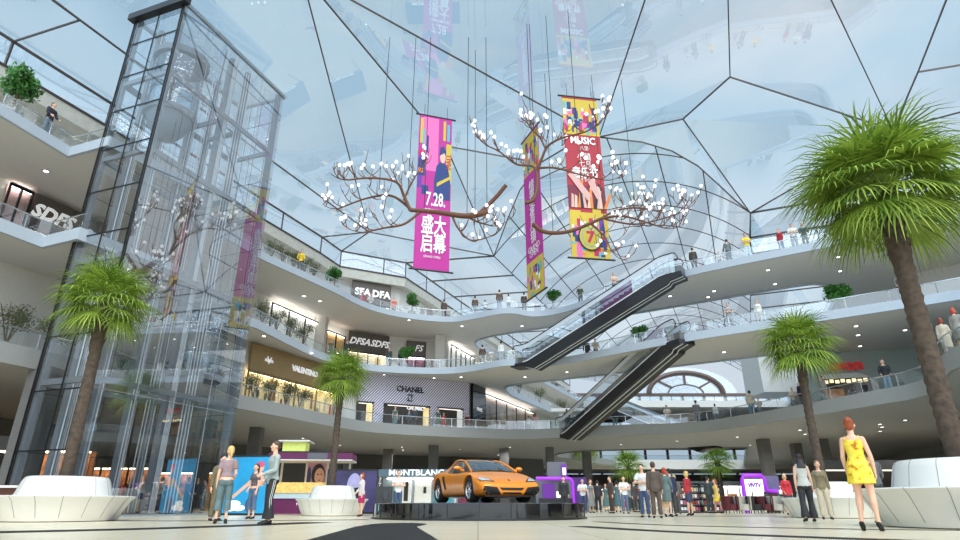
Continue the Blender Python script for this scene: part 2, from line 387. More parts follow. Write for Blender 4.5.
edges = [(b_top[i], b_top[i+1]) for i in range(6)] + [(b_top[1], n5), (b_top[2], r2[2]), (r2[0], n5), (n5, r2[2]), (r2[2], n1), (b_top[4], n1), (b_top[3], n1), (n1, NA), (n1, v0), (NA, n2), (n2, v0), (n2, cut[3]), (NA, cut[5]), (NA, r2[0]), (NB, cut[5]), (cut[5], n3), (n3, n4), (n3, v8), (n4, NB), (n4, n6), (n6, NB), (n6, n7), (n7, NC), (n7, n8), (n6, n9), (v8, n6), (v8, b8), (b8, b9), (n5, P(52, 0, 22.6))]
for a, b in edges: m.bar(a, b, .058, .10)
for a, b in zip(cut, cut[1:]): m.bar(a, b, .058, .10)
m.build('mullion', [MULL], roof)
# vertical glazed band under the roof edge
band = base+[(-2.2, 58.2), (15.5, 99)]
m = MB()
for a, b in zip(band, band[1:]): m.quad((*a, ZB), (*b, ZB), (*b, ZT), (*a, ZT))
bandr = [(21.9, 43), (33.5, 37.9), (42, 4)]
for a, b in zip(bandr, bandr[1:]): m.quad((*a, ZB), (*b, ZB), (*b, ZT), (*a, ZT))
wb = m.build('window_1', [ROOFG]); struct(wb)
m = MB()
for L in (band, bandr):
    for a, b in zip(L, L[1:]):
        m.bar((*a, ZB), (*b, ZB), .1, .12); m.bar((*a, ZT), (*b, ZT), .1, .12)
for p in resample(band[:2], 4.4)[1:]+[base[2], base[3]]+resample(base[2:4], 4.2)[1:-1]+base[4:]+resample(baseL2, 4.0)[1:]: m.bar((*p, ZB), (*p, ZT), .08, .1)
for p in resample(bandr, 4.6): m.bar((*p, ZB), (*p, ZT), .08, .1)
m.build('mullion', [MULL], wb)
# flat glazed strip between band and vault springing, along the second hall
m = MB(); sl = 66
pl = [Vector((-6.41, 48.3, ZT)), v0, vault_pt(sl, -1), Vector((15.5, 99, ZT))]; m.add(pl, [(0, 1, 2, 3)])
pr = [v8, vault_pt(sl, 1), vault_pt(sl, 1)+Vector((14, -6, 0)), b9, b8]; m.add(pr, [(0, 1, 2, 3, 4)])
st = m.build('window_2', [ROOFG]); struct(st)
m = MB()
for k in range(0, 12):
    f = k*5.0; a = Vector((-6.41, 48.3, ZT))+VU*f; b = v0+VU*f; m.bar(a, b, .09, .12)
    a = v8+VU*f; m.bar(a, a+Vector((9, -3.9, 0)), .09, .12)
m.build('mullion', [MULL], st)
# vault glass and hoops
m = MB(); NK = 20; S0 = -9.5
def cut_s(k):                                          # where the vault meets the roof facets
    best = min(range(len(cut)), key=lambda i: abs(kk[i]-k))
    for i in range(len(kk)-1):
        if kk[i] <= k <= kk[i+1]:
            f = (k-kk[i])/max(1e-6, kk[i+1]-kk[i]); return ss[i]+(ss[i+1]-ss[i])*f
    return ss[best]
kk = []; ss = []
for q in cut:
    d = q-VC; ss.append(d.dot(VU)); kk.append(max(-1, min(1, math.asin(max(-1, min(1, d.dot(VN)/VR)))/math.asin(HS/VR))))
ks = [-1+2*i/NK for i in range(NK+1)]; sv = [None]+[4.4*i for i in range(0, 16)]
rows = []
for i, k in enumerate(ks): rows.append([vault_pt(cut_s(k), k)]+[vault_pt(max(s, cut_s(k)+.05), k) for s in (-4.4, 0)]+[vault_pt(s, k) for s in [4.4*j for j in range(1, 16)]])
nv = len(rows[0])
m.add([p for r in rows for p in r], [(i*nv+j, i*nv+j+1, (i+1)*nv+j+1, (i+1)*nv+j) for i in range(NK) for j in range(nv-1)])
vg = m.build('window_3', [ROOFG], smooth=60); struct(vg)
m = MB()
for j in range(-2, 16):
    s = 4.4*j; pts = [vault_pt(s, k) for k in [-1+2*i/32 for i in range(33)] if s >= cut_s(k)-.01]
    if len(pts) > 2: m.tube(pts, .045, 5)
for k in (-1, -.72, -.44, -.16, .12, .40, .68, 1):
    m.tube([vault_pt(cut_s(k), k)]+[vault_pt(s, k) for s in (10, 30, 66)], .05, 5)
m.build('mullion', [MULL], vg)
# opaque roof edge: concrete band + soffit outside the glass
def roof_edge(inner, outer, z0, z1, name):
    m = MB(); poly = list(inner)+list(outer)[::-1]; m.prism(poly, z0, z1); struct(m.build(name, [CONC]))
roof_edge(band, [(-48, 7), (-48, 112), (15.5, 112)], 18.15, ZB-.05, 'ceiling_1')
roof_edge([(42, 4), (33.5, 37.9), (33.5+16, 37.9+37)], [(70, 4), (70, 75)], 18.15, ZB-.05, 'ceiling_2')
# ================================================================ balustrades
def gx(px, Y, z=0.0): return (px-CX)/FPX*(Y*math.cos(TILT)+(z-CH)*math.sin(TILT))
def balustrade(E, lv, label, ymin=9, step=2.1, grp=None):
    zt, zr = LEV[lv][1], LEV[lv][2]
    pts = [p for p in offset(E, .08) if p[1] > ymin]
    if len(pts) < 2: return
    t = thing('glass_balustrade', label, 'balustrade', (pts[0][0], pts[0][1], zt)); c = Vector(t.location)
    rs = resample(pts, step/4); L = lambda p, z: (p[0]-c.x, p[1]-c.y, z-c.z)
    i = 0
    while i < len(rs)-1:
        j = min(i+4, len(rs)-1); seg = rs[i:j+1]
        a, b = Vector(seg[0]), Vector(seg[-1])
        seg = [tuple(Vector(seg[0]).lerp(Vector(seg[1]), .03))]+seg[1:-1]+[tuple(Vector(seg[-1]).lerp(Vector(seg[-2]), .03))]
        m = MB()
        for p, q in zip(seg, seg[1:]): m.quad(L(p, zt-.1), L(q, zt-.1), L(q, zr-.03), L(p, zr-.03))
        m.build('glass_panel', [RAILG], t); i = j
    m = MB(); m.tube([L(p, zr) for p in rs], .028, 6); m.build('handrail', [CHROME], t, smooth=60)
    for p in rs[::4]: m = MB(); m.box(L(p, (zt+zr)/2), (.03, .03, zr-zt)); m.build('post', [CHROME], t)
balustrade(E1, 1, 'long glass balustrade around the lowest gallery with the striped shop')
balustrade(E2[:4], 2, 'glass balustrade on middle gallery at the lift landing under the far left shop')
balustrade(E2[5:], 2, 'curving glass balustrade on the middle gallery and its bridge')
balustrade(E3[:4], 3, 'glass balustrade on top gallery at the lift landing, person leaning on it')
balustrade(E3[5:], 3, 'curving glass balustrade on the top gallery and its long bridge')
balustrade(H1[5:-4], 1, 'glass balustrade around the opening in the lowest bridge floor')
balustrade(H2, 2, 'glass balustrade along the rear edge of the middle bridge')
balustrade(H3, 3, 'glass balustrade along the rear edge of the top bridge')
# ================================================================ downlights
def dl_mesh():
    m = MB(); m.lathe([(.0, -.012), (.11, -.012)], 16); a = m.mesh('lens', [EMIT])
    m = MB(); m.lathe([(.11, 0), (.16, 0), (.17, -.02), (.11, -.02), (.11, 0)], 16); return a, m.mesh('trim_ring', [CHROME])
DLA, DLB = dl_mesh(); DLN = [0]
def downlight(px, py, lv):
    z = LEV[lv][0]+.12; p = atz(px, py, z)
    t = thing('downlight', 'small round white downlight set in the gallery soffit', 'downlight', (p.x, p.y, z), group='downlights in the soffits')
    link('lens', DLA, t); link('trim_ring', DLB, t)
for lv, L in ((3, [(46, 171), (304, 296), (320, 274+27), (409, 320), (462, 326), (522, 326), (670, 296), (708, 297), (768, 270), (775, 284), (838, 257), (840, 271), (714, 291), (915, 242), (564, 320)]),
              (2, [(264, 336), (312, 353), (338, 313+40), (384, 374.5), (434, 378), (461, 377), (525, 377), (567, 372), (724, 352), (856, 326), (858, 335), (860, 346), (905, 330)]),
              (1, [(250, 431), (303, 438), (340, 445), (402, 447), (403, 447+3), (460, 449), (498, 455), (621, 444.5), (677, 441), (737, 437), (750, 443+2), (765, 451), (880, 424), (882, 427), (880, 431), (905, 420), (330, 452), (510, 447), (800, 430), (805, 434)])):
    for px, py in L: downlight(px, py, lv)
# ================================================================ walls behind the galleries
def hit(poly, px, py):
    d = Vector(ray(px, py)); o = Vector((0, 0, CH)); best = None
    for a, b in zip(poly, poly[1:]):
        a = Vector((a[0], a[1], 0)); b = Vector((b[0], b[1], 0)); u = b-a; n = Vector((u.y, -u.x, 0)).normalized()
        den = d.dot(n)
        if abs(den) < 1e-6: continue
        t = (a-o).dot(n)/den
        if t <= 0: continue
        p = o+d*t; s = (p-a).dot(u)/u.length_squared
        if -1e-3 <= s <= 1.001 and (best is None or t < best[0]):
            if n.dot(d) > 0: n = -n
            best = (t, p, n, u.normalized())
    return best[1:] if best else None
W1 = [(-26, 10), (-22.4, 20.3), (-14.6, 38.4), (-11.8, 45.4), (-9.3, 47.6), (-.88, 51.6), (6, 66.7), (19, 97)]
W2 = [(-27, 14), (-22.8, 24.4), (-13.3, 47.6), (-12.2, 50.3), (-8.4, 52.7), (-3, 54.3), (-.5, 60.5), (16, 99)]
W3 = [(-28, 10), (-23.2, 21.5), (-21, 26.7), (-13.3, 43.6), (-12.1, 46.3), (-6.9, 48.9), (-3.0, 58.4), (13, 99)]
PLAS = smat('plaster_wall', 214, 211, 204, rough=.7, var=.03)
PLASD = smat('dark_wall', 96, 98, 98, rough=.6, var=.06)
for k, W, z0, z1 in ((1, W1, FL[1], 10.32), (2, W2, FL[2], 14.92), (3, W3, FL[3], 18.2)):
    m = MB(); m.wall(W, z0, z1, .2, side=1); struct(m.build('wall_left_%d' % k, [PLAS]))
GREENW = smat('sage_wall', 172, 186, 180, rough=.6, var=.05)
WR1 = [(58, 104), (34, 56), (27.5, 47), (22.6, 41), (31.5, 38.6), (33, 30), (30, 24), (27, 19)]
m = MB(); m.wall(WR1, FL[1], 10.32, .2, side=1); struct(m.build('wall_right_1', [GREENW]))
WR2 = [(60, 96), (29.5, 37), (35, 31), (38, 20)]
m = MB(); m.wall(WR2, FL[2], 14.92, .2, side=1); struct(m.build('wall_right_2', [PLAS]))
WR3 = [(60, 96), (31.5, 37.5), (39, 32), (40, 20)]
m = MB(); m.wall(WR3, FL[3], 18.2, .2, side=1); struct(m.build('wall_right_3', [PLAS]))
W0 = [(-34, 8), (-34, 30), (-26, 52), (-14, 68), (8, 76), (12, 111)]
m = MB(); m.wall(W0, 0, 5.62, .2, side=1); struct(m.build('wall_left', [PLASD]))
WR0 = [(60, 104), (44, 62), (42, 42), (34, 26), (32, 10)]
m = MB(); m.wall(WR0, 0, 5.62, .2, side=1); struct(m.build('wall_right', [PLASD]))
# far end wall of the second hall: brown framed glass with a big arched fanlight
FY = 110.0
BROWN = smat('brown_timber', 72, 56, 50, rough=.5, var=.1)
def far_wall():
    m = MB(); x0, x1 = 10, 74
    m.box(((x0+x1)/2, FY+.6, 2.7), (x1-x0, .4, 5.4)); struct(m.build('wall_back', [PLASD]))
    cx = gx(686, FY, 20)
    wn = MB(); wn.quad((x0, FY+.3, 5.4), (x1, FY+.3, 5.4), (x1, FY+.3, 19.6), (x0, FY+.3, 19.6))
    n = 28; wn.add([(cx+9.6*math.cos(PI*i/n), FY+.3, 19.6+5.0*math.sin(PI*i/n)) for i in range(n+1)], [tuple(range(n+1))])
    w = wn.build('window_4', [ROOFG]); struct(w)
    fr = MB()
    arc = lambda r, h, k=28: [(cx+r*math.cos(PI*i/k), FY, 19.6+h*math.sin(PI*i/k)) for i in range(k+1)]
    fr.tube(arc(6.9, 3.9), .5, 6); fr.tube(arc(3.3, 1.7), .12, 5)
    for a in (40, 90, 140): 
        c, s = math.cos(math.radians(a)), math.sin(math.radians(a)); fr.bar((cx+3.3*c, FY, 19.6+1.7*s), (cx+6.9*c, FY, 19.6+3.9*s), .34, .34, up=(0, 1, 0))
    fr.bar((x0, FY, 19.4), (x1, FY, 19.4), .5, .5); fr.build('arch_frame', [BROWN], w)
    g = MB()
    for z in (6.2, 9.8, 10.5, 14.6): g.bar((x0, FY, z), (x1, FY, z), .5, .5)
    for i in range(17): g.bar((x0+4*i, FY, 5.4), (x0+4*i, FY, 19.4), .38, .4)
    g.build('timber_grid', [BROWN], w)
    g = MB()
    for z in (11.7, 12.9, 15.8, 17.0, 18.2): g.bar((x0, FY+.2, z), (x1, FY+.2, z), .1, .12)
    for i in range(33): g.bar((x0+2*i, FY+.2, 10.5), (x0+2*i, FY+.2, 19.4), .07, .1)
    g.build('mullion', [MULL], w)
    for px, h in ((691, 14.9), (712, 14.9)):
        x = gx(px-4, FY-2, 15)
        b = MB(); b.tube([(x+2.6*math.cos(PI*i/16), FY-.6, 15.2+2.8*math.sin(PI*i/16)) for i in range(17)], .34, 6)
        for a in (45, 90, 135): b.bar((x, FY-.6, 15.2), (x+2.6*math.cos(math.radians(a)), FY-.6, 15.2+2.8*math.sin(math.radians(a))), .16, .16, up=(0, 1, 0))
        b.tube([(x+1.0*math.cos(PI*i/10), FY-.6, 15.2+1.0*math.sin(PI*i/10)) for i in range(11)], .1, 5)
        b.build('small_arch', [BROWN], w)
far_wall()
# far cross galleries in the second hall
for lv, y0, y1 in ((3, 92, 99), (2, 96, 101), (1, 88, 92)):
    zb, zt, zr = LEV[lv]; m = MB(); m.box((40, (y0+y1)/2, (zb+.1+FL[lv])/2), (64, y1-y0, FL[lv]-zb-.1)); m.box((40, y0, (zb+zt)/2-.15), (64, .2, zt-zb+.5)); struct(m.build('floor_%d' % (lv+3), [SOFFIT]))
    t = thing('glass_balustrade', 'glass balustrade on the far %s gallery across the rear hall' % {1: 'lowest', 2: 'middle', 3: 'top'}[lv], 'balustrade', (40, y0+.1, zt))
    for k in range(16):
        b = MB(); b.quad((-32+4*k+.03, 0, 0), (-28+4*k, 0, 0), (-28+4*k, 0, zr-zt), (-32+4*k+.03, 0, zr-zt)); b.build('glass_panel', [RAILG], t)
    b = MB(); b.bar((-32, 0, zr-zt), (32, 0, zr-zt), .06); b.build('handrail', [CHROME], t)
# dark columns on the ground floor
for px, Y, r in ((246, 44, .55), (385, 62, .6), (432, 58, .6), (345, 66, .6), (505, 61, .6), (590, 64, .55), (808, 56, .5), (836, 52, .5), (8, 24, .6), (195, 40, .5), (455, 72, .5), (775, 52, .55), (552, 60, .5)):
    m = MB(); x = gx(px, Y); m.box((x, Y, 2.81), (r*1.5, r*1.5, 5.62)); m.box((x, Y, .12), (r*1.7, r*1.7, .24)); struct(m.build('column', [DARK]))
for lv, px, py in ((2, 441, 338),):
    q = atz(px, py, 14.9); m = MB(); m.box((q.x, q.y-.6, (FL[2]+14.92)/2), (.9, .9, 14.92-FL[2])); struct(m.build('column', [SOFFIT]))
q = hit(W2, 320, 335); m = MB(); m.box((q[0].x+.2, q[0].y-.5, (FL[2]+14.92)/2), (.8, .8, 14.92-FL[2])); struct(m.build('column', [SOFFIT]))

m = MB(); m.box((29.8, 60, 12.75), (3.4, 4, 4.1)); struct(m.build('wall_right_4', [SOFFIT]))
# ================================================================ glass lift tower
TA, TB = Vector((-16.36, 21.70)), Vector((-13.54, 20.67)); TD = Vector((-10.81, 27.34))
tu = (TB-TA).normalized(); tv = Vector((-tu.y, tu.x)); TW = (TB-TA).length; TL = (TD-TB).length; TH = 22.0
PALE_C = smat('pale_cable', 216, 222, 228, rough=.4, var=.02)
TSTEEL = smat('tower_steel', 124, 130, 138, rough=.45, var=.03)
def tw():
    t = thing('lift_tower', 'tall glazed lift shaft with dark grid front standing at left of the atrium', 'lift tower', (TA.x, TA.y, 0), math.atan2(tu.y, tu.x))
    rows = [2.15, 4.25, 6.3, 8.4, 10.45, 12.5, 14.6, 16.6, 18.5, 20.4]
    def pane(name, a, b, g=TOWG):
        m = MB(); m.quad((*a, .05), (*b, .05), (*b, TH-.1), (*a, TH-.1)); m.build(name, [g], t)
    pane('front_glass', (0, 0), (TW, 0)); pane('side_glass', (TW, 0), (TW, TL), TOWS); pane('rear_glass', (TW, TL), (0, TL)); pane('inner_glass', (0, TL), (0, 0))
    m = MB()
    for z in rows: m.bar((0, -.03, z), (TW, -.03, z), .036, .05)
    for x in (-.02, .10, TW*.5, TW-.1, TW+.02): m.bar((x, -.04, 0), (x, -.04, TH), .04 if x != TW*.5 else .032, .05)
    m.build('front_grid', [BLACK], t)
    m = MB()
    for z in rows: m.bar((0, TL, z), (TW, TL, z), .022, .022); m.bar((0, 0, z), (0, TL, z), .022, .022)
    for k in range(1, 4): m.bar((TW*k/4, TL, 0), (TW*k/4, TL, TH), .02, .02)
    for k in range(1, 5): m.bar((0, TL*k/5, 0), (0, TL*k/5, TH), .02, .02)
    m.build('rear_grid', [BLACK], t)
    m = MB()
    for z in rows[1::2]: m.bar((TW+.01, 0, z), (TW+.01, TL, z), .018, .018)
    for k in (1, 2, 3): m.bar((TW+.01, TL*k/4, 0), (TW+.01, TL*k/4, TH), .018, .018)
    m.build('glass_joint', [STEEL], t)
    m = MB(); m.box((TW/2, TL/2, TH), (TW+.3, TL+.2, .1)); m.build('roof_glass', [TOWG], t)
    m = MB(); m.box((TW/2, -.12, TH+.02), (TW+.5, .34, .34)); m.build('cap_beam', [BLACK], t)
    m = MB()
    for y in (-.05, TL+.05): m.bar((0, y, TH), (TW, y, TH), .12, .16)
    m.bar((TW, 0, TH), (TW, TL, TH), .12, .16); m.bar((0, 0, TH), (0, TL, TH), .12, .16); m.bar((TW*.9, TL*.42, TH-.02), (TW*.1, TL*.7, TH-.02), .06, .06); m.build('roof_frame', [STEEL], t)
    cols = [(.14, .14), (TW-.14, .14), (.4, TL*.52), (TW-.6, TL*.52), (.4, TL*.68), (TW-.6, TL*.68), (.2, TL-.2), (TW-.22, TL-.22), (.5, TL*.14), (.5, TL*.30)]
    for x, y in cols:
        m = MB(); m.box((x, y, TH/2), (.16, .16, TH) if y < .2 else (.24, .24, TH)); m.build('column', [TSTEEL], t)
    for z in (4.6, 9.4, 14.2, 18.2):
        m = MB()
        for a, b in ((0, 1), (1, 7), (7, 6), (6, 0), (2, 3), (4, 5)): m.bar((*cols[a], z), (*cols[b], z), .14, .22)
        m.build('ring_beam', [TSTEEL], t)
    for y0 in (TL*.22, TL*.60):
        for x0 in ((TW-.5, .4) if y0 > TL*.5 else (.5,)):
            for s in (-1, 1):
                m = MB()
                for k in range(4): m.tube([(x0+.05*k, y0+s*(.25+.12*k), .1), (x0+.05*k, y0+s*(.25+.12*k), TH-.2)], .026, 5)
                m.build('lift_cable', [PALE_C], t)
    m = MB(); m.box((TW/2, TL/2, .03), (TW+.1, TL+.1, .06)); m.build('base_slab', [STEEL], t)
    return t
TOWER = tw()
CARG = glass('lift_car_glass', (.72, .80, .84), base=.12, gain=.9)
PERF = bpy.data.materials.new('perforated_panel'); PERF.use_nodes = True
_t = PERF.node_tree; _b = _t.nodes['Principled BSDF']; _tc = _t.nodes.new('ShaderNodeTexCoord'); _v = _t.nodes.new('ShaderNodeTexVoronoi'); _v.inputs['Scale'].default_value = 9
_r = _t.nodes.new('ShaderNodeValToRGB'); _r.color_ramp.elements[0].position = .28; _r.color_ramp.elements[1].position = .34
_r.color_ramp.elements[0].color = (.9, .92, .95, 1); _r.color_ramp.elements[1].color = srgb(120, 134, 148)+(1,)
_t.links.new(_tc.outputs['Object'], _v.inputs['Vector']); _t.links.new(_v.outputs['Distance'], _r.inputs[0]); _t.links.new(_r.outputs[0], _b.inputs['Base Color'])
def lift_car(x, y, z, label):
    q = TA+tu*x+tv*y
    t = thing('lift_car', label, 'lift car', (q.x, q.y, z), math.atan2(tu.y, tu.x)); r = 1.08
    m = MB(); m.lathe([(r, .0), (r, 3.0)], 36); m.build('cabin_glass', [CARG], t, smooth=40)
    m = MB(); m.lathe([(.02, 3.0), (r+.12, 3.0), (r+.14, 3.08), (r+.14, 3.3), (r, 3.42), (.02, 3.45)], 36); m.build('canopy', [TSTEEL], t, smooth=40)
    m = MB(); m.lathe([(r+.05, .18), (r+.06, 0), (r, -.08), (.02, -.08)], 36); m.lathe([(.02, .02), (r, .02)], 36); m.build('cabin_floor', [TSTEEL], t, smooth=40)
    m = MB(); m.lathe([(.95, -.08), (.8, -.6), (.45, -1.1), (.02, -1.25)], 30); m.build('underside_cone', [TSTEEL], t, smooth=60)
    m = MB(); m.lathe([(r+.03, 1.0), (r+.03, 1.06)], 36); m.lathe([(r+.03, 2.0), (r+.03, 2.04)], 36); m.build('cabin_rail', [CHROME], t)
    m = MB(); m.lathe([(r+.02, 1.85), (r+.02, 2.85)], 10, a0=-PI*.42, a1=-PI*.06); m.build('pattern_panel', [PERF], t)
    return t
lift_car(TW*.6, TL*.2, 16.9, 'drum-shaped glass lift car high up near the top of the shaft')
lift_car(TW*.5, TL*.82, 5.7, 'drum-shaped glass lift car low down in the shaft beside the lowest gallery')
# ================================================================ escalators
ESC_B = smat('escalator_black', 30, 30, 32, rough=.35, var=.08)
RUB = smat('black_rubber', 24, 24, 25, rough=.5, var=.05)
STEPM = smat('ribbed_steel', 120, 122, 124, rough=.35, metal=.6, var=.08)
ESCG = glass('escalator_glass', (.74, .82, .87), base=.30, gain=.8)
FROST = smat('frosted_panel', 206, 214, 222, rough=.3, var=.04)
PALE = smat('pale_trim', 222, 226, 230, rough=.35, var=.02)
def escalator(S, E, label, wd=1.35, flat=1.5, dep=1.0, group=None):
    S, E = Vector(S), Vector(E); d = (E-S); h = d.z; L = math.hypot(d.x, d.y)
    t = thing('escalator', label, 'escalator', S, math.atan2(d.y, d.x), group)
    f = flat; path = [(0, 0), (f*.7, .02), (f, .10), (L-f, h-.10), (L-f*.7, h-.02), (L, h)]; tt = .40
    top = [(x, z-tt) for x, z in path]
    low = [(-.05, -.62), (f*.75, -dep*.68), (f+.35, -dep+.1), (L-f+.5, h-.1-dep), (L-f*.55, h-dep*.9), (L+.05, h-.72)]
    m = MB(); n = len(path)
    for y in (-wd/2, wd/2): m.v += [(x, y, z) for x, z in top]+[(x, y, z) for x, z in low]
    m.f = [(i, i+1, n+i+1, n+i) for i in range(n-1)]+[(2*n+i+1, 2*n+i, 3*n+i, 3*n+i+1) for i in range(n-1)]+[(n+i, n+i+1, 3*n+i+1, 3*n+i) for i in range(n-1)]+[(i+1, i, 2*n+i, 2*n+i+1) for i in range(n-1)]+[(0, n, 3*n, 2*n), (n-1, 3*n-1, 4*n-1, 2*n-1)]
    m.mi = [0]*len(m.f); m.build('truss', [ESC_B], t)
    m = MB(); k = int((L-2*f)/.4)
    for i in range(k+1):
        x = f+(L-2*f)*i/k; z = .1+(h-.2)*i/k; m.box((x, 0, z-.16), (.39, wd-.3, .5))
    m.box((f/2, 0, -.17), (f, wd-.3, .46)); m.box((L-f/2, 0, h-.17), (f, wd-.3, .46)); m.build('steps', [STEPM], t)
    for y in (-wd/2+.03, wd/2-.03):
        q = [(f*.25, 0)]+path[1:-1]+[(L-f*.25, h)]
        g = MB()
        for a, b in zip(q, q[1:]): g.quad((a[0], y, a[1]-tt), (b[0], y, b[1]-tt), (b[0], y, b[1]+.62), (a[0], y, a[1]+.62))
        g.build('glass_panel', [ESCG], t)
        g = MB()
        for a, b in zip(q, q[1:]): g.quad((a[0], y, a[1]+.63), (b[0], y, b[1]+.63), (b[0], y, b[1]+.95), (a[0], y, a[1]+.95)); 
        g.build('frosted_upper_panel', [FROST], t)
        r = MB(); rt = [(f*.25-.12, y, .35), (f*.25-.28, y, .62), (f*.25-.1, y, .95), (f*.25+.05, y, 1.0)]+[(x, y, z+.98) for x, z in path[1:-1]]+[(L-f*.25-.05, y, h+1.0), (L-f*.25+.12, y, h+.95), (L-f*.25+.28, y, h+.62), (L-f*.25+.12, y, h+.35)]
        r.tube(rt, .038, 6); r.build('handrail', [RUB], t, smooth=60)
        b = MB()
        for a, c in zip(path[1:], path[2:-1]): b.bar((a[0], y*1.05, a[1]-tt+.03), (c[0], y*1.05, c[1]-tt+.03), .05, .07)
        b.build('skirt_strip', [PALE], t)
    for y in (-wd*.30, wd*.02):
        b = MB()
        for a, c in zip(low[1:], low[2:]): b.bar((a[0], y, a[1]-.03), (c[0], y, c[1]-.03), .05, .05)
        b.build('underside_strip', [PALE], t)  # pale colour stands in for lit lines along the underside
    return t
escalator((2.9, 44.7, 10.72), (13.9, 36.9, 15.3), 'upper black escalator rising from the middle gallery to the top bridge')
escalator((7.0, 50.8, 6.15), (13.5, 37.0, 10.75), 'lower black escalator rising from the lowest gallery to the middle bridge')
escalator((23.0, 58.4, 6.05), (14.5, 67.6, 10.7), 'pale escalator in the rear hall descending behind the lower black escalator')
m = MB(); m.box((11, 69, 10.45), (9.5, 2.4, .35), rz=-.15); struct(m.build('floor_7', [SOFFIT]))
# ================================================================ hanging banners
MAG = smat('magenta_cloth', 186, 44, 144, rough=.7, var=.04, scale=1.5)
RED = smat('red_cloth', 172, 46, 60, rough=.7, var=.12, scale=.6)
BCOL = {k: smat('print_'+k, *c, rough=.7, var=.03) for k, c in dict(yellow=(206, 178, 62), violet=(98, 62, 150), navy=(38, 62, 120), teal=(84, 178, 190), orange=(226, 130, 60), crimson=(190, 40, 84), white=(240, 238, 234), pink=(226, 110, 176), skin=(226, 186, 164), black=(40, 34, 44), rose=(214, 168, 160), maroon=(120, 40, 60)).items()}
def banner(name, label, BL, BR, ztop, cloth, rod_w=.25):
    BL, BR = Vector(BL), Vector(BR); d = BR-BL; W = math.hypot(d.x, d.y); H = ztop-BL.z
    t = thing('hanging_banner', label, 'banner', BL, math.atan2(d.y, d.x))
    m = MB(); m.box((W/2, 0, H/2), (W, .04, H)); m.build('cloth', [cloth], t)
    for n, z in (('top_rod', H+.03), ('bottom_rod', -.04)):
        m = MB(); m.tube([(-rod_w, 0, z), (W+rod_w, 0, z)], .06, 8); m.build(n, [BLACK], t, smooth=60)
    for x in (.15*W, .85*W):
        m = MB(); m.tube([(x, 0, H), (x, 0, H+max(.3, 25.1-ztop))], .015, 4); m.build('cable', [BLACK], t)
    return t, W, H
def patch(t, name, rects, y=-.024):                    # rects: colour, x0, z0, x1, z1 in metres
    bycol = {}
    for c, x0, z0, x1, z1 in rects: bycol.setdefault(c, []).append((x0, z0, x1, z1))
    cols = list(bycol); m = MB()
    for i, c in enumerate(cols):
        for j, (x0, z0, x1, z1) in enumerate(bycol[c]):
            yy = y-.0015*i-.0002*j; m.quad((x0, yy, z0), (x1, yy, z0), (x1, yy, z1), (x0, yy, z1), mi=i)
    return m.build(name, [BCOL[c] for c in cols], t)
def poly2(t, name, shapes, y):
    cols = list(dict.fromkeys(c for c, _ in shapes)); m = MB()
    for k, (c, pts) in enumerate(shapes): m.add([(x, y-.002*k, z) for x, z in pts], [tuple(range(len(pts)))], cols.index(c))
    return m.build(name, [BCOL[c] for c in cols], t)
def blab(t, body, size, x, z, col='white', sx=1.0, sz=1.0, rot=0, **k):
    me = text_mesh(body, size, ext=.004, **k); me.materials.clear(); me.materials.append(BCOL[col])
    me.transform(Matrix.Translation((x, -.05, z)) @ Matrix.Rotation(rot, 4, 'Y') @ Matrix.Diagonal((sx, 1, sz, 1)) @ Matrix.Rotation(PI/2, 4, 'X'))
    return link('lettering', me, t)
def city(W, z0, z1, seed, n=70, cols=('yellow', 'violet', 'teal', 'orange', 'crimson', 'navy', 'pink', 'white')):
    r = random.Random(seed); out = [('yellow', 0, z0, W, z1)]
    for _ in range(n):
        a = r.uniform(0, W*.86); b = r.uniform(z0, z1-.3*(z1-z0)); w = r.uniform(.04, .15)*W; h = r.uniform(.04, .26)*(z1-z0)
        out.append((r.choice(cols), a, b, min(W, a+w), min(z1, b+h)))
    return out
el = lambda cx, cz, a, b, n=20: [(cx+a*math.cos(2*PI*i/n), cz+b*math.sin(2*PI*i/n)) for i in range(n)]
# magenta banner
bl = aty(413, 268, 32); br = aty(449, 272, 32.65); br.z = bl.z
t, W, H = banner('', 'wide magenta banner with 7.28 and white Chinese lettering, upper part printed with a figure', bl, br, 24.2, MAG)
f = H/11.2
patch(t, 'printed_pattern', [('pink', .12*W, .62*H, .6*W, .99*H)]+[(c, x0*W, z0*H, x1*W, z1*H) for c, x0, z0, x1, z1 in (
  ('violet', .0, .50, .14, .66), ('navy', .14, .46, .34, .52), ('navy', .02, .58, .22, .70), ('orange', .02, .60, .16, .63), ('yellow', .04, .80, .12, .98), ('navy', .24, .74, .30, .86), ('teal', .12, .76, .18, .9), ('crimson', .0, .72, .16, .75), ('violet', .04, .66, .2, .72),
  ('yellow', .84, .55, 1, .82), ('orange', .92, .62, .97, .80), ('yellow', .74, .84, .82, .98), ('teal', .86, .84, .94, .96), ('crimson', .92, .46, 1, .55), ('yellow', .62, .53, .95, .56))], -.024)
poly2(t, 'printed_figure', [('navy', [(.5*W, .44*H), (.98*W, .44*H), (.98*W, .56*H), (.9*W, .66*H), (.72*W, .70*H), (.56*W, .66*H), (.5*W, .56*H)]), ('skin', el(.74*W, .725*H, .085*W, .042*H)), ('navy', [(.64*W, .73*H), (.66*W, .79*H), (.76*W, .80*H), (.84*W, .77*H), (.84*W, .73*H), (.78*W, .755*H)]), ('yellow', [(.58*W, .52*H), (.96*W, .58*H), (.96*W, .60*H), (.58*W, .545*H)])], -.036)
blab(t, '7.28.', .30*W, .56*W, .43*H, sz=2.0, bold=.012)
blab(t, '情景零售小镇', .115*W, .56*W, .355*H, sz=1.25, bold=.01)
blab(t, '盛大', .36*W, .53*W, .262*H, sz=1.75, bold=.015); blab(t, '启幕', .36*W, .53*W, .150*H, sz=1.75, bold=.015)
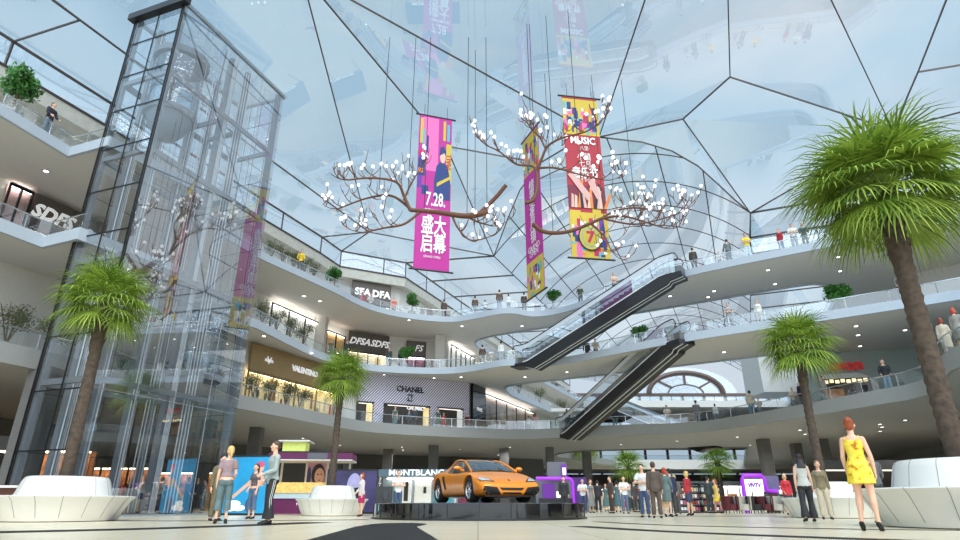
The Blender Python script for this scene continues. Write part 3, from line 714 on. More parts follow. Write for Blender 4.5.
blab(t, 'GRAND OPEN', .075*W, .5*W, .075*H, sz=1.4); blab(t, 'MALL', .22*W, .93*W, .70*H, col='crimson', rot=-PI/2, sz=1.0)
# red banner
bl = aty(572, 257, 30); br = aty(611, 260, 30.35); br.z = bl.z
t, W, H = banner('', 'red music festival banner with comic city print and a yellow round 7', bl, br, 24.1, RED)
patch(t, 'printed_pattern', city(W, 0, .26*H, 3, 60)+[('yellow', .02*W, .14*H, .30*W, .27*H), ('yellow', .62*W, .12*H, .84*W, .29*H)]+city(W, .745*H, .985*H, 5, 70)+[('maroon', 0, .285*H, W, .42*H)], -.024)
fig = []
r = random.Random(4)
for k in range(11):
    x = (.06+.085*k)*W; z = .29*H+r.uniform(0, .05)*H; h = r.uniform(.05, .13)*H; a = r.uniform(-.1, .2)*W
    fig.append((('rose', 'skin', 'orange', 'black')[k % 4], [(x, .285*H), (x+.08*W, .285*H), (x+.07*W+a, z+h), (x+.01*W+a, z+h+.01*H)]))
fig += [('rose', [(.02*W, .48*H), (.14*W, .50*H), (.62*W, .36*H), (.5*W, .33*H)]), ('rose', [(.55*W, .44*H), (.7*W, .47*H), (.86*W, .36*H), (.76*W, .34*H)])]
poly2(t, 'printed_figure', fig+[('black', el(.5*W, .115*H, .31*W, .078*H)), ('yellow', el(.5*W, .115*H, .28*W, .07*H)), ('teal', el(.5*W, .115*H, .22*W, .056*H)), ('yellow', el(.5*W, .115*H, .2*W, .05*H))], -.06)
me = blab(t, '7', .42*W, .5*W, .113*H, col='crimson', bold=.03); me.location.y = -.06
for k in range(4): pass
blab(t, 'MUSIC', .24*W, .5*W, .705*H, sz=1.25, bold=.018); blab(t, '·八里·', .12*W, .52*W, .655*H, sz=1.2); blab(t, '小镇', .19*W, .5*W, .60*H, sz=1.3)
blab(t, '七月', .17*W, .52*W, .555*H, sz=1.3); blab(t, '音乐节', .24*W, .5*W, .495*H, sz=1.5, bold=.014); blab(t, 'OUT DOOR', .10*W, .5*W, .455*H, sz=1.2)
# slim magenta banner seen nearly edge-on
bl = aty(528, 300, 36); br = aty(545, 288, 33.75); br.z = bl.z
t, W, H = banner('', 'slim magenta banner turned almost edge-on, hanging between the other two', bl, br, 24.7, MAG)
patch(t, 'printed_pattern', city(W, 0, .2*H, 8, 40)+city(W, .74*H, .99*H, 11, 60), -.024)
for k, ch in enumerate('情景零售小镇'): blab(t, ch, .34*W, .5*W, (.64-.062*k)*H, sz=1.3)
blab(t, 'GRAND', .2*W, .5*W, .268*H, sz=1.2); blab(t, 'OPEN', .2*W, .5*W, .235*H, sz=1.2)
# ================================================================ branch chandeliers
BARK = smat('branch_bark', 104, 66, 46, rough=.7, var=.2, scale=12)
BULB = mat('white_bulb', (.96, .96, .98), emit=.9, var=0, rough=.3)
def bez(p, n=6):
    """smooth polyline through points"""
    out = []; P_ = [p[0]]+list(p)+[p[-1]]
    for i in range(1, len(P_)-2):
        a, b, c, d = P_[i-1:i+3]
        for j in range(n):
            t = j/n; out.append(.5*((2*b)+(c-a)*t+(2*a-5*b+4*c-d)*t*t+(3*b-a-3*c+d)*t**3))
    return out+[p[-1]]
BULB_ME = MB().ball((0, 0, 0), 1, 10).mesh('bulb', [BULB], smooth=180)
def chandelier(label, mains, cables, seed, twig=1.25, per=6, maxb=72):
    r = random.Random(seed); c0 = aty(*mains[0][0][0]); t = thing('branch_chandelier', label, 'chandelier', c0); tips = []
    m = MB()
    def grow(p, d, L, rad, depth):
        pts = [p]; q = p.copy(); dd = d.normalized(); n = 5
        for i in range(n):
            dd = (dd+Vector((r.uniform(-.12, .12), r.uniform(-.12, .12), .20+.10*depth))).normalized(); q = q+dd*(L/n); pts.append(q.copy())
        m.tube([a-c0 for a in pts], [rad*(1-.55*i/n) for i in range(n+1)], 5)
        if depth >= 2: tips.append(q)
        else:
            for k in range(3 if depth < 2 else 2):
                i = r.randint(1, n); a = r.uniform(0, 2*PI)
                nd = (pts[i]-pts[i-1]).normalized()*.55+Vector((math.cos(a), math.sin(a), r.uniform(-.35, .45)))
                grow(pts[i], nd, L*r.uniform(.5, .8), max(.024, rad*.75), depth+1)
            tips.append(q)
    for pts, r0, r1, tw_ in mains:
        P_ = bez([aty(*q) for q in pts]); n = len(P_)
        m.tube([a-c0 for a in P_], [r0+(r1-r0)*i/(n-1) for i in range(n)], 7)
        if not tw_: continue
        for k in range(tw_):
            i = min(n-1, int(n*(.30+.70*(k+.5)/tw_))); d = (P_[i]-P_[i-1]).normalized(); a = r.uniform(0, 2*PI)
            s = Vector((math.cos(a), math.sin(a)*.8, r.uniform(-.5, .7)))
            grow(P_[i], d*.6+s*.8, twig*r.uniform(.7, 1.25), r1*.8, 1)
        grow(P_[-1], (P_[-1]-P_[-2]), twig, r1*.9, 0)
    m.build('branch', [BARK], t, smooth=60)
    r.shuffle(tips)
    for q in tips[:maxb]:
        b = link('bulb', BULB_ME, t, q-c0+Vector((0, 0, .06))); b.scale = (.088, .088, .10)
    for px, py, Y in cables:
        p = aty(px, py, Y)-c0; m = MB(); m.tube([p, (p.x, p.y, 25.0-c0.z-.45*max(0, Y-31))], .016, 4); m.build('cable', [BLACK], t)
    return t
chandelier('large branch chandelier at left with its bulbs around the magenta banner', [
  ([(488, 212, 25.5), (466, 216, 25.6), (436, 212, 25.8), (410, 210, 26)], .16, .10, 0), ([(506, 185, 25.2), (496, 197, 25.4), (480, 213, 25.6)], .10, .11, 0),
  ([(410, 210, 26), (404, 196, 26), (396, 182, 25.6), (372, 178, 25.4), (348, 180, 25.2)], .09, .04, 7), ([(412, 210, 26), (392, 196, 26.5), (368, 198, 26.8), (340, 208, 27)], .08, .035, 6),
  ([(420, 212, 26), (404, 224, 25), (384, 228, 24.6), (366, 232, 24.5)], .07, .035, 5), ([(452, 215, 25.8), (458, 228, 25.4), (470, 240, 25.2), (486, 238, 25)], .06, .03, 5), ([(466, 216, 25.6), (478, 222, 26.2), (492, 226, 26.6)], .06, .03, 3),
  ([(404, 200, 26), (410, 186, 26.4), (418, 172, 26.8)], .06, .03, 4)],
  [(379, 190, 26), (408, 195, 26), (424, 212, 26), (467, 216, 26), (475, 216, 27), (487, 212, 26)], 3, twig=1.0)
chandelier('upper branch chandelier with its bulbs in front of the red banner top', [
  ([(525, 203, 24.5), (533, 200, 24.5), (537, 188, 24.6), (537, 172, 24.8)], .10, .09, 0), ([(537, 172, 24.8), (532, 166, 25), (516, 164, 25.2), (500, 152, 25.2), (488, 146, 25.4)], .07, .03, 7),
  ([(537, 172, 24.8), (542, 158, 24.6), (548, 146, 24.4), (562, 138, 24), (585, 132, 23.6), (598, 124, 23.4)], .08, .03, 8), ([(540, 168, 24.7), (556, 168, 24.2), (578, 174, 23.8), (604, 180, 23.5)], .06, .03, 6),
  ([(546, 150, 24.5), (540, 138, 24.8), (532, 130, 25)], .05, .03, 5)],
  [(531, 130, 25), (535, 160, 25), (553, 145, 24.4), (577, 134, 24)], 9, twig=1.0)
chandelier('lower right branch chandelier reaching out beyond the red banner', [
  ([(533, 224, 29), (542, 231, 29), (556, 233, 29), (574, 230, 29), (600, 219, 29.2)], .13, .09, 0), ([(600, 219, 29.2), (622, 216, 29), (645, 222, 29), (664, 228, 29)], .08, .03, 9),
  ([(600, 219, 29.2), (618, 210, 29.6), (640, 208, 29.8), (660, 212, 30)], .07, .03, 8), ([(605, 219, 29.2), (630, 224, 28.4), (650, 222, 28), (678, 214, 28)], .06, .03, 7), ([(590, 223, 29.2), (604, 236, 28.8), (610, 248, 28.6)], .06, .03, 4)],
  [(636, 212, 29.6), (553, 232, 29), (604, 218, 29.2)], 21, twig=1.3)
# ================================================================ fan palms
FROND = bpy.data.materials.new('palm_frond'); FROND.use_nodes = True
_t = FROND.node_tree; _b = _t.nodes['Principled BSDF']; _g = _t.nodes.new('ShaderNodeNewGeometry'); _r = _t.nodes.new('ShaderNodeValToRGB')
_r.color_ramp.elements[0].color = srgb(80, 114, 30)+(1,); _r.color_ramp.elements[1].color = srgb(166, 190, 78)+(1,)
_t.links.new(_g.outputs['Random Per Island'], _r.inputs[0]); _t.links.new(_r.outputs[0], _b.inputs['Base Color']); _b.inputs['Roughness'].default_value = .55
_tl = _t.nodes.new('ShaderNodeBsdfTranslucent'); _t.links.new(_r.outputs[0], _tl.inputs['Color']); _ms = _t.nodes.new('ShaderNodeMixShader'); _ms.inputs[0].default_value = .25
_t.links.new(_b.outputs[0], _ms.inputs[1]); _t.links.new(_tl.outputs[0], _ms.inputs[2]); _t.links.new(_ms.outputs[0], _t.nodes['Material Output'].inputs['Surface'])
TRUNK = smat('palm_bark', 78, 66, 56, rough=.9, var=.35, scale=9, bump=.6, bscale=14)
def palm_crown(seed, leaves=46, size=1.0, nl=22):
    r = random.Random(seed); m = MB()
    for k in range(leaves):
        az = k*2.39996+r.uniform(-.2, .2); u = (k+.5)/leaves; el = math.radians(84-128*u**.9+r.uniform(-9, 9))
        L = size*r.uniform(.42, .60); D = Vector((math.cos(az)*math.cos(el), math.sin(az)*math.cos(el), math.sin(el)))
        side = D.cross(Vector((0, 0, 1))); side = side.normalized() if side.length > .05 else Vector((1, 0, 0)); nrm = side.cross(D)
        tip = D*L; m.tube([(0, 0, 0), D*L*.5, tip], [.022*size, .015*size, .01*size], 4)
        for j in range(nl):
            a = math.radians(-118+236*j/(nl-1)); dl = D*math.cos(a)+side*math.sin(a); ln = size*(.62*math.cos(a*.42)+.10)*r.uniform(.85, 1.1)
            w = .030*size; p = tip.copy(); pr = None; vs = []; dd = dl.copy(); pw = dl.cross(nrm)
            pw = pw.normalized() if pw.length > .01 else side
            for s_ in range(4):
                ww = w*(1.0, .95, .6, .06)[s_]; vs += [p-pw*ww*.5+nrm*.004, p+pw*ww*.5+nrm*.004]
                dd = (dd+Vector((0, 0, -1))*(.14+.24*s_)+nrm*.02).normalized(); p = p+dd*(ln/3)
            m.add(vs, [(0, 1, 3, 2), (2, 3, 5, 4), (4, 5, 7, 6)])
    me = bpy.data.meshes.new('crown'); me.from_pydata(m.v, [], m.f); me.materials.append(FROND); return me
def palm_trunk(h, r0, r1, seed, lean=(0, 0)):
    r = random.Random(seed); m = MB(); n = 14; k = max(16, int(h*9)); vs = []
    for i in range(k+1):
        f = i/k; rad = r0+(r1-r0)*f; boots = f > .72
        rad *= 1.10 if i % 2 else .97
        if boots: rad *= 1.12
        for j in range(n): 
            q = rad*(1+r.uniform(-.05, .05)+(.10 if boots and (i+j) % 3 == 0 else 0)); a = 2*PI*j/n; vs.append((lean[0]*f*f+q*math.cos(a), lean[1]*f*f+q*math.sin(a), h*f))
    m.add(vs, [(i*n+j, i*n+(j+1) % n, (i+1)*n+(j+1) % n, (i+1)*n+j) for i in range(k) for j in range(n)])
    for i in range(26):                                 # old leaf bases left on the upper trunk
        f = r.uniform(.72, .98); a = r.uniform(0, 2*PI); rad = r1*1.05; c = Vector((lean[0]*f*f+rad*math.cos(a), lean[1]*f*f+rad*math.sin(a), h*f))
        o = Vector((math.cos(a), math.sin(a), 0)); m.tube([c-o*.03, c+o*r0*.18+Vector((0, 0, .10+r0*.2)), c+o*r0*.34+Vector((0, 0, .2+r0*.45))], [.05*r0/.25, .035*r0/.25, .015], 4)
    return m.mesh('trunk', [TRUNK], smooth=70)
def palm(label, x, y, z0, h, size, seed, r0=.16, r1=.13, lean=(0, 0), leaves=46, group=None, nl=22):
    t = thing('fan_palm', label, 'palm tree', (x, y, z0), group=group)
    link('trunk', palm_trunk(h, r0, r1, seed, lean), t)
    c = link('crown', palm_crown(seed, leaves, size, nl), t, (lean[0], lean[1], h-.05)); return t
# ================================================================ round white benches with planter centres
CORIAN = smat('white_solid_surface', 222, 221, 217, rough=.25, var=.01)
SEAM = smat('panel_seam', 128, 128, 128, rough=.6, var=.05)
SOIL = smat('dark_soil', 52, 42, 34, rough=.95, var=.3, scale=30)
def bench(label, x, y, Rr, sh=.62, bh=1.1, ry=1.0, rz=0):
    t = thing('round_bench', label, 'bench', (x, y, 0), rz); b = Rr*.80; sr = Rr*.66
    def seams(prof, n, off, name):
        for k in range(n):
            a = 2*PI*k/n+off; ca, sa = math.cos(a), math.sin(a); q = [((r_+.003)*ca, (r_+.003)*sa*ry, z_) for r_, z_ in prof]
            m = MB(); m.tube(q, .005, 4, caps=False); m.build(name, [SEAM], t)
    p1 = [(b-.12, .0), (b-.02, .02), (b+.02, .10), (b+.10, .25), (Rr-.10, sh-.12), (Rr-.01, sh-.04), (Rr, sh-.02), (Rr-.03, sh), (sr-.02, sh)]
    m = MB(); m.lathe(p1, 72, sy=ry); m.build('seat', [CORIAN], t, smooth=45)
    seams(p1[2:8], 18, .05, 'seat_seam')
    p2 = [(sr, sh-.01), (sr-.03, sh+.06), (sr-.12, bh-.12), (sr-.17, bh-.03), (sr-.22, bh), (sr-.30, bh), (sr-.34, bh-.04), (sr-.34, bh-.2)]
    m = MB(); m.lathe(p2, 72, sy=ry); m.build('backrest', [CORIAN], t, smooth=45)
    seams(p2[:5], 14, .12, 'backrest_seam')
    m = MB(); m.lathe([(sr-.34, bh-.2), (.01, bh-.16)], 40, sy=ry); m.build('planter_soil', [SOIL], t)
    return t
BXL, BXM, BXR, BXF = -11.12, gx(331, 25), gx(833, 21), 9.5
bench('large round white bench at far left under a palm', BXL, 16.9, 1.72)
bench('small round white bench behind the man in the grey hoodie', BXM, 25, 1.42)
bench('round white bench behind the woman with long black hair', BXR, 21, 1.5)
bench('large round white bench that the woman in the yellow dress leans on', BXF, 12.1, 1.95, sh=.70, bh=1.22)
palm('slender fan palm growing from the large bench at far left', BXL-.08, 16.9, .9, 5.2, 1.5, 11, r0=.165, r1=.14, lean=(-.1, 0), leaves=52)
palm('small fan palm growing from the bench in front of the striped shop', BXM-.08, 25, .9, 4.6, 1.3, 12, r0=.14, r1=.12, lean=(.05, 0), leaves=50)
palm('fan palm growing from the bench under the red shop sign', BXR-.1, 21, .9, 4.9, 1.5, 13, r0=.15, r1=.125, lean=(.1, 0), leaves=52)
palm('tall large fan palm on the big bench at right', BXF-.05, 12.1, .9, 6.45, 1.95, 14, r0=.195, r1=.185, lean=(.05, 0), leaves=64, nl=30)
for (px, Y, h, s, lb) in ((589, 75, 7.2, 2.6, 'background palm rising through the floor opening, left of three'), (632, 82, 5.2, 2.7, 'background palm in the middle of the floor opening behind the crowd'), (724, 70, 5.0, 2.4, 'background palm at right end of the floor opening above the red jacket woman')):
    palm(lb, gx(px, Y), Y, 0, h, s, px, r0=.3, r1=.22, leaves=34, nl=16)
# ================================================================ round black display podium
GLOSSB = smat('gloss_black_panel', 20, 20, 22, rough=.06, var=.05, coat=.6)
PX0, PY0 = gx(479, 20.3), 20.3
t = thing('display_podium', 'round glossy black podium carrying the orange sports car', 'podium', (PX0, PY0, 0))
m = MB(); m.lathe([(3.34, .04), (3.34, .43), (3.30, .45), (.01, .45)], 72); m.build('drum', [GLOSSB], t, smooth=40)
m = MB(); m.lathe([(3.40, 0), (3.40, .05), (3.30, .05)], 72); m.build('plinth', [BLACK], t, smooth=40)
for k in range(24):
    a = 2*PI*k/24; m = MB(); m.bar((3.345*math.cos(a), 3.345*math.sin(a), .06), (3.345*math.cos(a), 3.345*math.sin(a), .43), .02, .02); m.build('panel_joint', [BLACK], t)
# ================================================================ orange sports car
from mathutils.bvhtree import BVHTree
ORANGE = mat('orange_car_paint', srgb(236, 138, 22), rough=.28, metal=.15, var=.03, coat=.5)
CARBLK = smat('black_car_trim', 22, 22, 23, rough=.45, var=.05)
CGLASS = mat('dark_car_glass', srgb(30, 36, 44), rough=.04, var=0, coat=.6)
TYRE = smat('tyre_rubber', 26, 26, 27, rough=.8, var=.1)
RIM = mat('alloy_rim', (.62, .63, .65), rough=.25, metal=.9, var=.03)
LAMP = mat('headlamp', (.75, .80, .86), rough=.08, metal=.6, var=.1, coat=1)
def evalmesh(o):
    dg = bpy.context.evaluated_depsgraph_get(); me = bpy.data.meshes.new_from_object(o.evaluated_get(dg)); return me
def build_car():
    fx, fy = math.sin(math.radians(22)), -math.cos(math.radians(22))
    t = thing('sports_car', 'orange low sports car on the round black podium', 'car', (PX0+.05, PY0-.05, .45), math.atan2(fy, fx)); t.scale = (1.1, 1.04, 1.09)
    ST = [(2.19, .80, .24, .34, .43, .43), (2.16, .86, .20, .34, .46, .465), (2.05, .91, .15, .37, .52, .53), (1.9, .94, .13, .40, .585, .60), (1.6, .955, .13, .42, .68, .69), (1.28, .96, .13, .45, .755, .775), (.95, .95, .13, .46, .79, .85), (.5, .935, .13, .46, .80, .86), (0, .93, .13, .46, .81, .86), (-.5, .95, .13, .48, .845, .87), (-.9, .97, .13, .5, .875, .89), (-1.28, .975, .14, .52, .89, .91), (-1.7, .955, .18, .54, .885, .91), (-2.0, .90, .26, .56, .87, .89), (-2.12, .84, .34, .56, .83, .85)]
    m = MB(); n = 0; rows = []
    for x, w, zb, zm, zs, zd in ST:
        h = [(0, zb), (.8*w, zb), (w*.965, zb+.07), (w, zm), (w*.985, zs-.07), (w*.93, zs), (w*.75, (zs+zd)/2+.012), (w*.4, zd+.004), (0, zd+.01)]
        rows.append([(x, y, z) for y, z in h]+[(x, -y, z) for y, z in h[-2:0:-1]])
    k = len(rows[0])
    m.v = [p for r_ in rows for p in r_]
    m.f = [(i*k+j, i*k+(j+1) % k, (i+1)*k+(j+1) % k, (i+1)*k+j) for i in range(len(rows)-1) for j in range(k)]+[tuple(range(k)), tuple((len(rows)-1)*k+j for j in range(k))[::-1]]
    m.mi = [0]*len(m.f); o = m.build('body', [ORANGE], t)
    s = o.modifiers.new('s', 'SUBSURF'); s.levels = s.render_levels = 2
    cm = MB()
    for x in (1.28, -1.28):
        for sd in (-1, 1): cm.tube([(x, sd*.62, .335), (x, sd*1.2, .335)], .385, 28)
    c = cm.build('cutter', [CARBLK], t); b = o.modifiers.new('b', 'BOOLEAN'); b.operation = 'DIFFERENCE'; b.object = c; b.solver = 'EXACT'
    me = evalmesh(o); o.modifiers.clear(); bpy.data.objects.remove(c); me.materials.clear(); me.materials.append(ORANGE); me.materials.append(CARBLK)
    for p in me.polygons:
        q = p.center; p.material_index = 1 if (any(abs(q.x-x) < .39 and math.hypot(q.x-x, q.z-.335) < .38 for x in (1.28, -1.28)) and abs(q.y) > .55 and abs(q.y) < .93 and (abs(p.normal.y) > .9 or True) and math.hypot(min(abs(q.x-1.28), abs(q.x+1.28)), q.z-.335) < .386) else 0
    me.polygons.foreach_set('use_smooth', [True]*len(me.polygons)); me.set_sharp_from_angle(angle=math.radians(40)); o.data = me; me.name = 'body'
    bm = bmesh.new(); bm.from_mesh(me); tree = BVHTree.FromBMesh(bm); bm.free()
    def patch(name, outline, dirv, mtl, off=.008, thick=None):
        """fill an outline, then lay it on the bodywork by casting along dirv"""
        D = Vector(dirv).normalized(); V = []
        for p in outline:
            for sc_ in (1, .98, .96, .94, .92, .9, .87, .84):
                hitp = tree.ray_cast(Vector((p[0], p[1]*sc_, p[2]+(1-sc_)*.3))-D*3, D)
                if hitp[0]: break
            if hitp[0]: V.append(hitp[0]-D*off)
        c = sum(V, Vector())/len(V); h = tree.ray_cast(c-D*3, D)
        if h[0]: c = h[0]-D*off
        mm = MB(); mm.add(V+[c], [(i, (i+1) % len(V), len(V)) for i in range(len(V))]); return mm.build(name, [mtl], t, smooth=60)
    def dens(pts, n=5): 
        out = []
        for a, b in zip(pts, pts[1:]+pts[:1]): out += [tuple(Vector(a).lerp(Vector(b), i/n)) for i in range(n)]
        return out
    for sd in (-1, 1):
        hd = (-.35, 0, -.94)
        patch('headlight_housing', dens([(2.10, sd*.46, .55), (2.02, sd*.86, .55), (1.72, sd*.91, .55), (1.80, sd*.68, .55)]), hd, CARBLK, .008)
        patch('headlight', dens([(2.07, sd*.54, .55), (2.0, sd*.83, .55), (1.76, sd*.88, .55), (1.83, sd*.70, .55)]), hd, LAMP, .016)
        patch('side_grille', dens([(0, sd*.34, .20), (0, sd*.74, .195), (0, sd*.86, .29), (0, sd*.84, .415), (0, sd*.46, .385)], 8), (-1, 0, 0), CARBLK, .035)
        patch('side_intake', dens([(-.62, 0, .36), (-.50, 0, .40), (-.72, 0, .76), (-.86, 0, .74)]), (0, -sd, 0), CARBLK, .010)
        mm = MB(); mm.tube([(.62, sd*.80, .86), (.62, sd*.97, .91)], .03, 6); mm.build('mirror_arm', [ORANGE], t)
        mm = MB(); mm.ball((.62, sd*1.02, .93), 1, 12, sc=(.07, .12, .06)); mm.build('wing_mirror', [ORANGE], t, smooth=60)
    patch('centre_grille', dens([(0, -.30, .31), (0, .30, .31), (0, .38, .375), (0, -.38, .375)]), (-1, 0, 0), CARBLK, .012)
    patch('lower_lip', dens([(0, -.30, .215), (0, .30, .215), (0, .26, .26), (0, -.26, .26)]), (-1, 0, 0), CARBLK, .014)
    patch('nose_badge', dens([(2.0, -.03, 0), (2.06, 0, 0), (2.0, .03, 0), (1.95, .025, 0), (1.95, -.025, 0)], 2), (0, 0, -1), CARBLK, .006)
    mm = MB(); mm.box((2.02, 0, .165), (.22, 1.5, .03)); mm.build('splitter', [CARBLK], t)
    mm = MB()
    for sd in (-1, 1): mm.box((0, sd*.9, .15), (1.9, .12, .08))
    # greenhouse
    G = [(1.02, .78, .80, .72, .825), (.58, .83, .81, .65, 1.01), (.18, .86, .82, .595, 1.145), (-.2, .87, .84, .58, 1.195), (-.62, .875, .86, .56, 1.18), (-1.1, .855, .885, .51, 1.07), (-1.75, .78, .90, .47, .93)]
    ws, side, roof = MB(), MB(), MB()
    for a, b in zip(G, G[1:]):
        for sd in (-1, 1):
            side.add([(a[0], sd*a[1], a[2]-.02), (b[0], sd*b[1], b[2]-.02), (b[0], sd*b[3], b[4]), (a[0], sd*a[3], a[4])], [(0, 1, 2, 3)], 0 if b[0] > -.7 else 1)
        L = ws if b[0] > .1 else roof
        f = [0, .5, .85, 1]
        for u0, u1 in zip(f, f[1:]):
            for sd in (-1, 1):
                zz = lambda g, u: g[4]+.035*(1-u*u)
                L.add([(a[0], sd*a[3]*u0, zz(a, u0)), (b[0], sd*b[3]*u0, zz(b, u0)), (b[0], sd*b[3]*u1, zz(b, u1)), (a[0], sd*a[3]*u1, zz(a, u1))], [(0, 1, 2, 3)], 0)
    ws.build('windscreen', [CGLASS], t, smooth=50); side.build('side_window', [CGLASS, ORANGE], t); roof.build('roof_panel', [ORANGE], t, smooth=50)
    for sd in (-1, 1):
        p = MB(); p.tube([(g[0], sd*(g[3]+.012), g[4]+.006) for g in G], .032, 6); p.build('roof_pillar', [ORANGE], t, smooth=60)
    # seats seen through the screen are dark: steering column and red headrests behind the glass are left to the glass
    w = MB(); w.tube([(1.0, .1, .79), (.72, -.28, .93)], .012, 4); w.build('wiper', [CARBLK], t)
    for x in (1.28, -1.28):
        for sd in (-1, 1):
            wt = MB(); R0 = .335; W = .13 if x > 0 else .16; y0 = sd*.80
            prof = [(.225, -W), (.30, -W), (R0-.01, -W*.75), (R0, -W*.4), (R0, W*.4), (R0-.01, W*.75), (.30, W), (.225, W)]
            n = 32; vs = [(x+r_*math.cos(2*PI*j/n), y0+q, R0+r_*math.sin(2*PI*j/n)) for r_, q in prof for j in range(n)]
            wt.add(vs, [(i*n+j, i*n+(j+1) % n, (i+1)*n+(j+1) % n, (i+1)*n+j) for i in range(len(prof)-1) for j in range(n)])
            tw_ = wt.build('wheel', [TYRE], t, smooth=50)
            r = MB(); yo = y0+sd*W*.7
            r.tube([(x, y0-sd*.05, R0), (x, y0-sd*.02, R0)], .225, 24)
            for q in range(24):
                a0, a1 = 2*PI*q/24, 2*PI*(q+1)/24
                r.quad((x+.225*math.cos(a0), yo+sd*.03, R0+.225*math.sin(a0)), (x+.225*math.cos(a1), yo+sd*.03, R0+.225*math.sin(a1)), (x+.20*math.cos(a1), yo, R0+.20*math.sin(a1)), (x+.20*math.cos(a0), yo, R0+.20*math.sin(a0)), 1)
            r.mi = [0 if i < 26 else 1 for i in range(len(r.f))]
            for q in range(10):
                a = 2*PI*(q+(.18 if q % 2 else -.18))/10; r.bar((x, yo+sd*.005, R0), (x+.215*math.cos(a), yo, R0+.215*math.sin(a)), .03, .022, mi=1, up=(0, 1, 0))
            r.ball((x, yo+sd*.01, R0), .04, 8, mi=1); r.build('rim', [CARBLK, RIM], tw_)
build_car()
# ================================================================ people
def ering(c, sx, sy, n=16): return [c+sx*math.cos(2*PI*j/n)+sy*math.sin(2*PI*j/n) for j in range(n)]
class Fig(MB):
    def loft(s, rings, mi=0):
        n = len(rings[0]); o = []
        for r in rings: o += r
        fs = [(i*n+j, i*n+(j+1) % n, (i+1)*n+(j+1) % n, (i+1)*n+j) for i in range(len(rings)-1) for j in range(n)]
        fs += [tuple(range(n))[::-1], tuple((len(rings)-1)*n+j for j in range(n))]
        return s.add(o, fs, mi)
    def blob(s, c, r, sc=(1, 1, 1), M=None):
        b = MB().ball((0, 0, 0), r, 14, sc=sc)
        s.add([(Vector(c)+((M @ Vector(p)) if M else Vector(p))) for p in b.v], b.f); return s
    def limb(s, pts, rad, n=10):
        s.tube(pts, rad, n); s.blob(pts[0], rad[0]*.98); s.blob(pts[-1], rad[-1]*.98); return s
def remesh(fig, vox, name, m, smooth=3, dec=None):
    o = link(name, fig.mesh(name, [m])); r = o.modifiers.new('r', 'REMESH'); r.mode = 'VOXEL'; r.voxel_size = vox; r.use_smooth_shade = True
    if smooth: s = o.modifiers.new('s', 'SMOOTH'); s.factor = .5; s.iterations = smooth
    if dec: d = o.modifiers.new('d', 'DECIMATE'); d.ratio = dec
    me = evalmesh(o); me.name = name; bpy.data.objects.remove(o)
    me.materials.clear(); me.materials.append(m); me.polygons.foreach_set('use_smooth', [True]*len(me.polygons)); return me
SKIN = smat('skin_light', 224, 178, 152, rough=.5, var=.04)
PMAT = {}
def cmat(c, kind='cloth'):
    k = (kind,)+tuple(c)
    if k not in PMAT: PMAT[k] = smat('%s_%d_%d_%d' % ((kind,)+tuple(c)), *c, rough=.75 if kind == 'cloth' else .5, var=.10, scale=7)
    return PMAT[k]
EYE = smat('eye_dark', 40, 32, 30, rough=.2, var=0); LIP = smat('lip', 170, 92, 84, rough=.5, var=0)
V3 = Vector
def skeleton(p):
    fem = p.get('fem', False); h = p.get('h', 1.66 if fem else 1.78)/1.75; J = {}
    heel = p.get('heel', 0)
    J['hip'] = V3((0, 0, .93*h)); ln = V3(p.get('lean', (0, 0, 1))).normalized()
    sideb = V3((1, 0, 0)); J['waist'] = J['hip']+ln*.14*h; J['chest'] = J['hip']+ln*.36*h; J['neck'] = J['hip']+ln*.545*h; nk = V3(p.get('neck', (0, -.12, 1))).normalized()
    J['head'] = J['neck']+nk*.165*h
    sw = (.150 if fem else .178)*h; hw = (.086 if fem else .084)*h
    for s, k in ((-1, 'R'), (1, 'L')):
        J['sh'+k] = J['neck']+V3((s*sw, 0, 0))-ln*.078*h
        u, f = p['arm'+k]; u = V3(u).normalized(); f = V3(f).normalized()
        J['el'+k] = J['sh'+k]+u*.285*h; J['wr'+k] = J['el'+k]+f*.25*h; J['hd'+k] = f
        J['hp'+k] = J['hip']+V3((s*hw, 0, -.02)); a, b = p['leg'+k]; a = V3(a).normalized(); b = V3(b).normalized()
        J['kn'+k] = J['hp'+k]+a*.42*h; J['an'+k] = J['kn'+k]+b*.41*h; J['ft'+k] = V3(p.get('foot'+k, (s*.12, -1, -.15 if not heel else -.75))).normalized()
    low = min(J['anR'].z, J['anL'].z)-.075*h-heel*.9
    for k in J:
        if not (k.startswith('hd') or k.startswith('ft')): J[k] = J[k]-V3((0, 0, low))
    J['h'] = h; J['fem'] = fem; J['ln'] = ln; J['nk'] = nk; return J
def torso_rings(J, g=0.0, top=.0, bottom=None, flare=0):
    """cross sections of the trunk: (fraction up the spine, half width, half depth, forward shift)"""
    fem, h = J['fem'], J['h']
    T = [(-.10, .10, .085, 0), (-.05, .150, .105, .01), (.02, .168 if fem else .158, .115, .012), (.10, .142 if fem else .150, .098, .006), (.20, .110 if fem else .140, .084 if fem else .088, 0), (.30, .132 if fem else .155, .098, -.006), (.38, .148 if fem else .172, .112 if fem else .112, -.012), (.45, .148 if fem else .176, .098, -.004), (.495, .125 if fem else .150, .078, .002), (.522, .085 if fem else .10, .062, .006), (.538, .06, .055, .006)]
    out = []
    for f, a, b, sh in T:
        if bottom is not None and f < bottom: continue
        if f > .545-top: continue
        c = J['hip']+J['ln']*f*h+V3((0, sh*h, 0)); out.append(ering(c, V3((1, 0, 0))*(a*h+g), V3((0, 1, 0))*(b*h+g)))
    return out
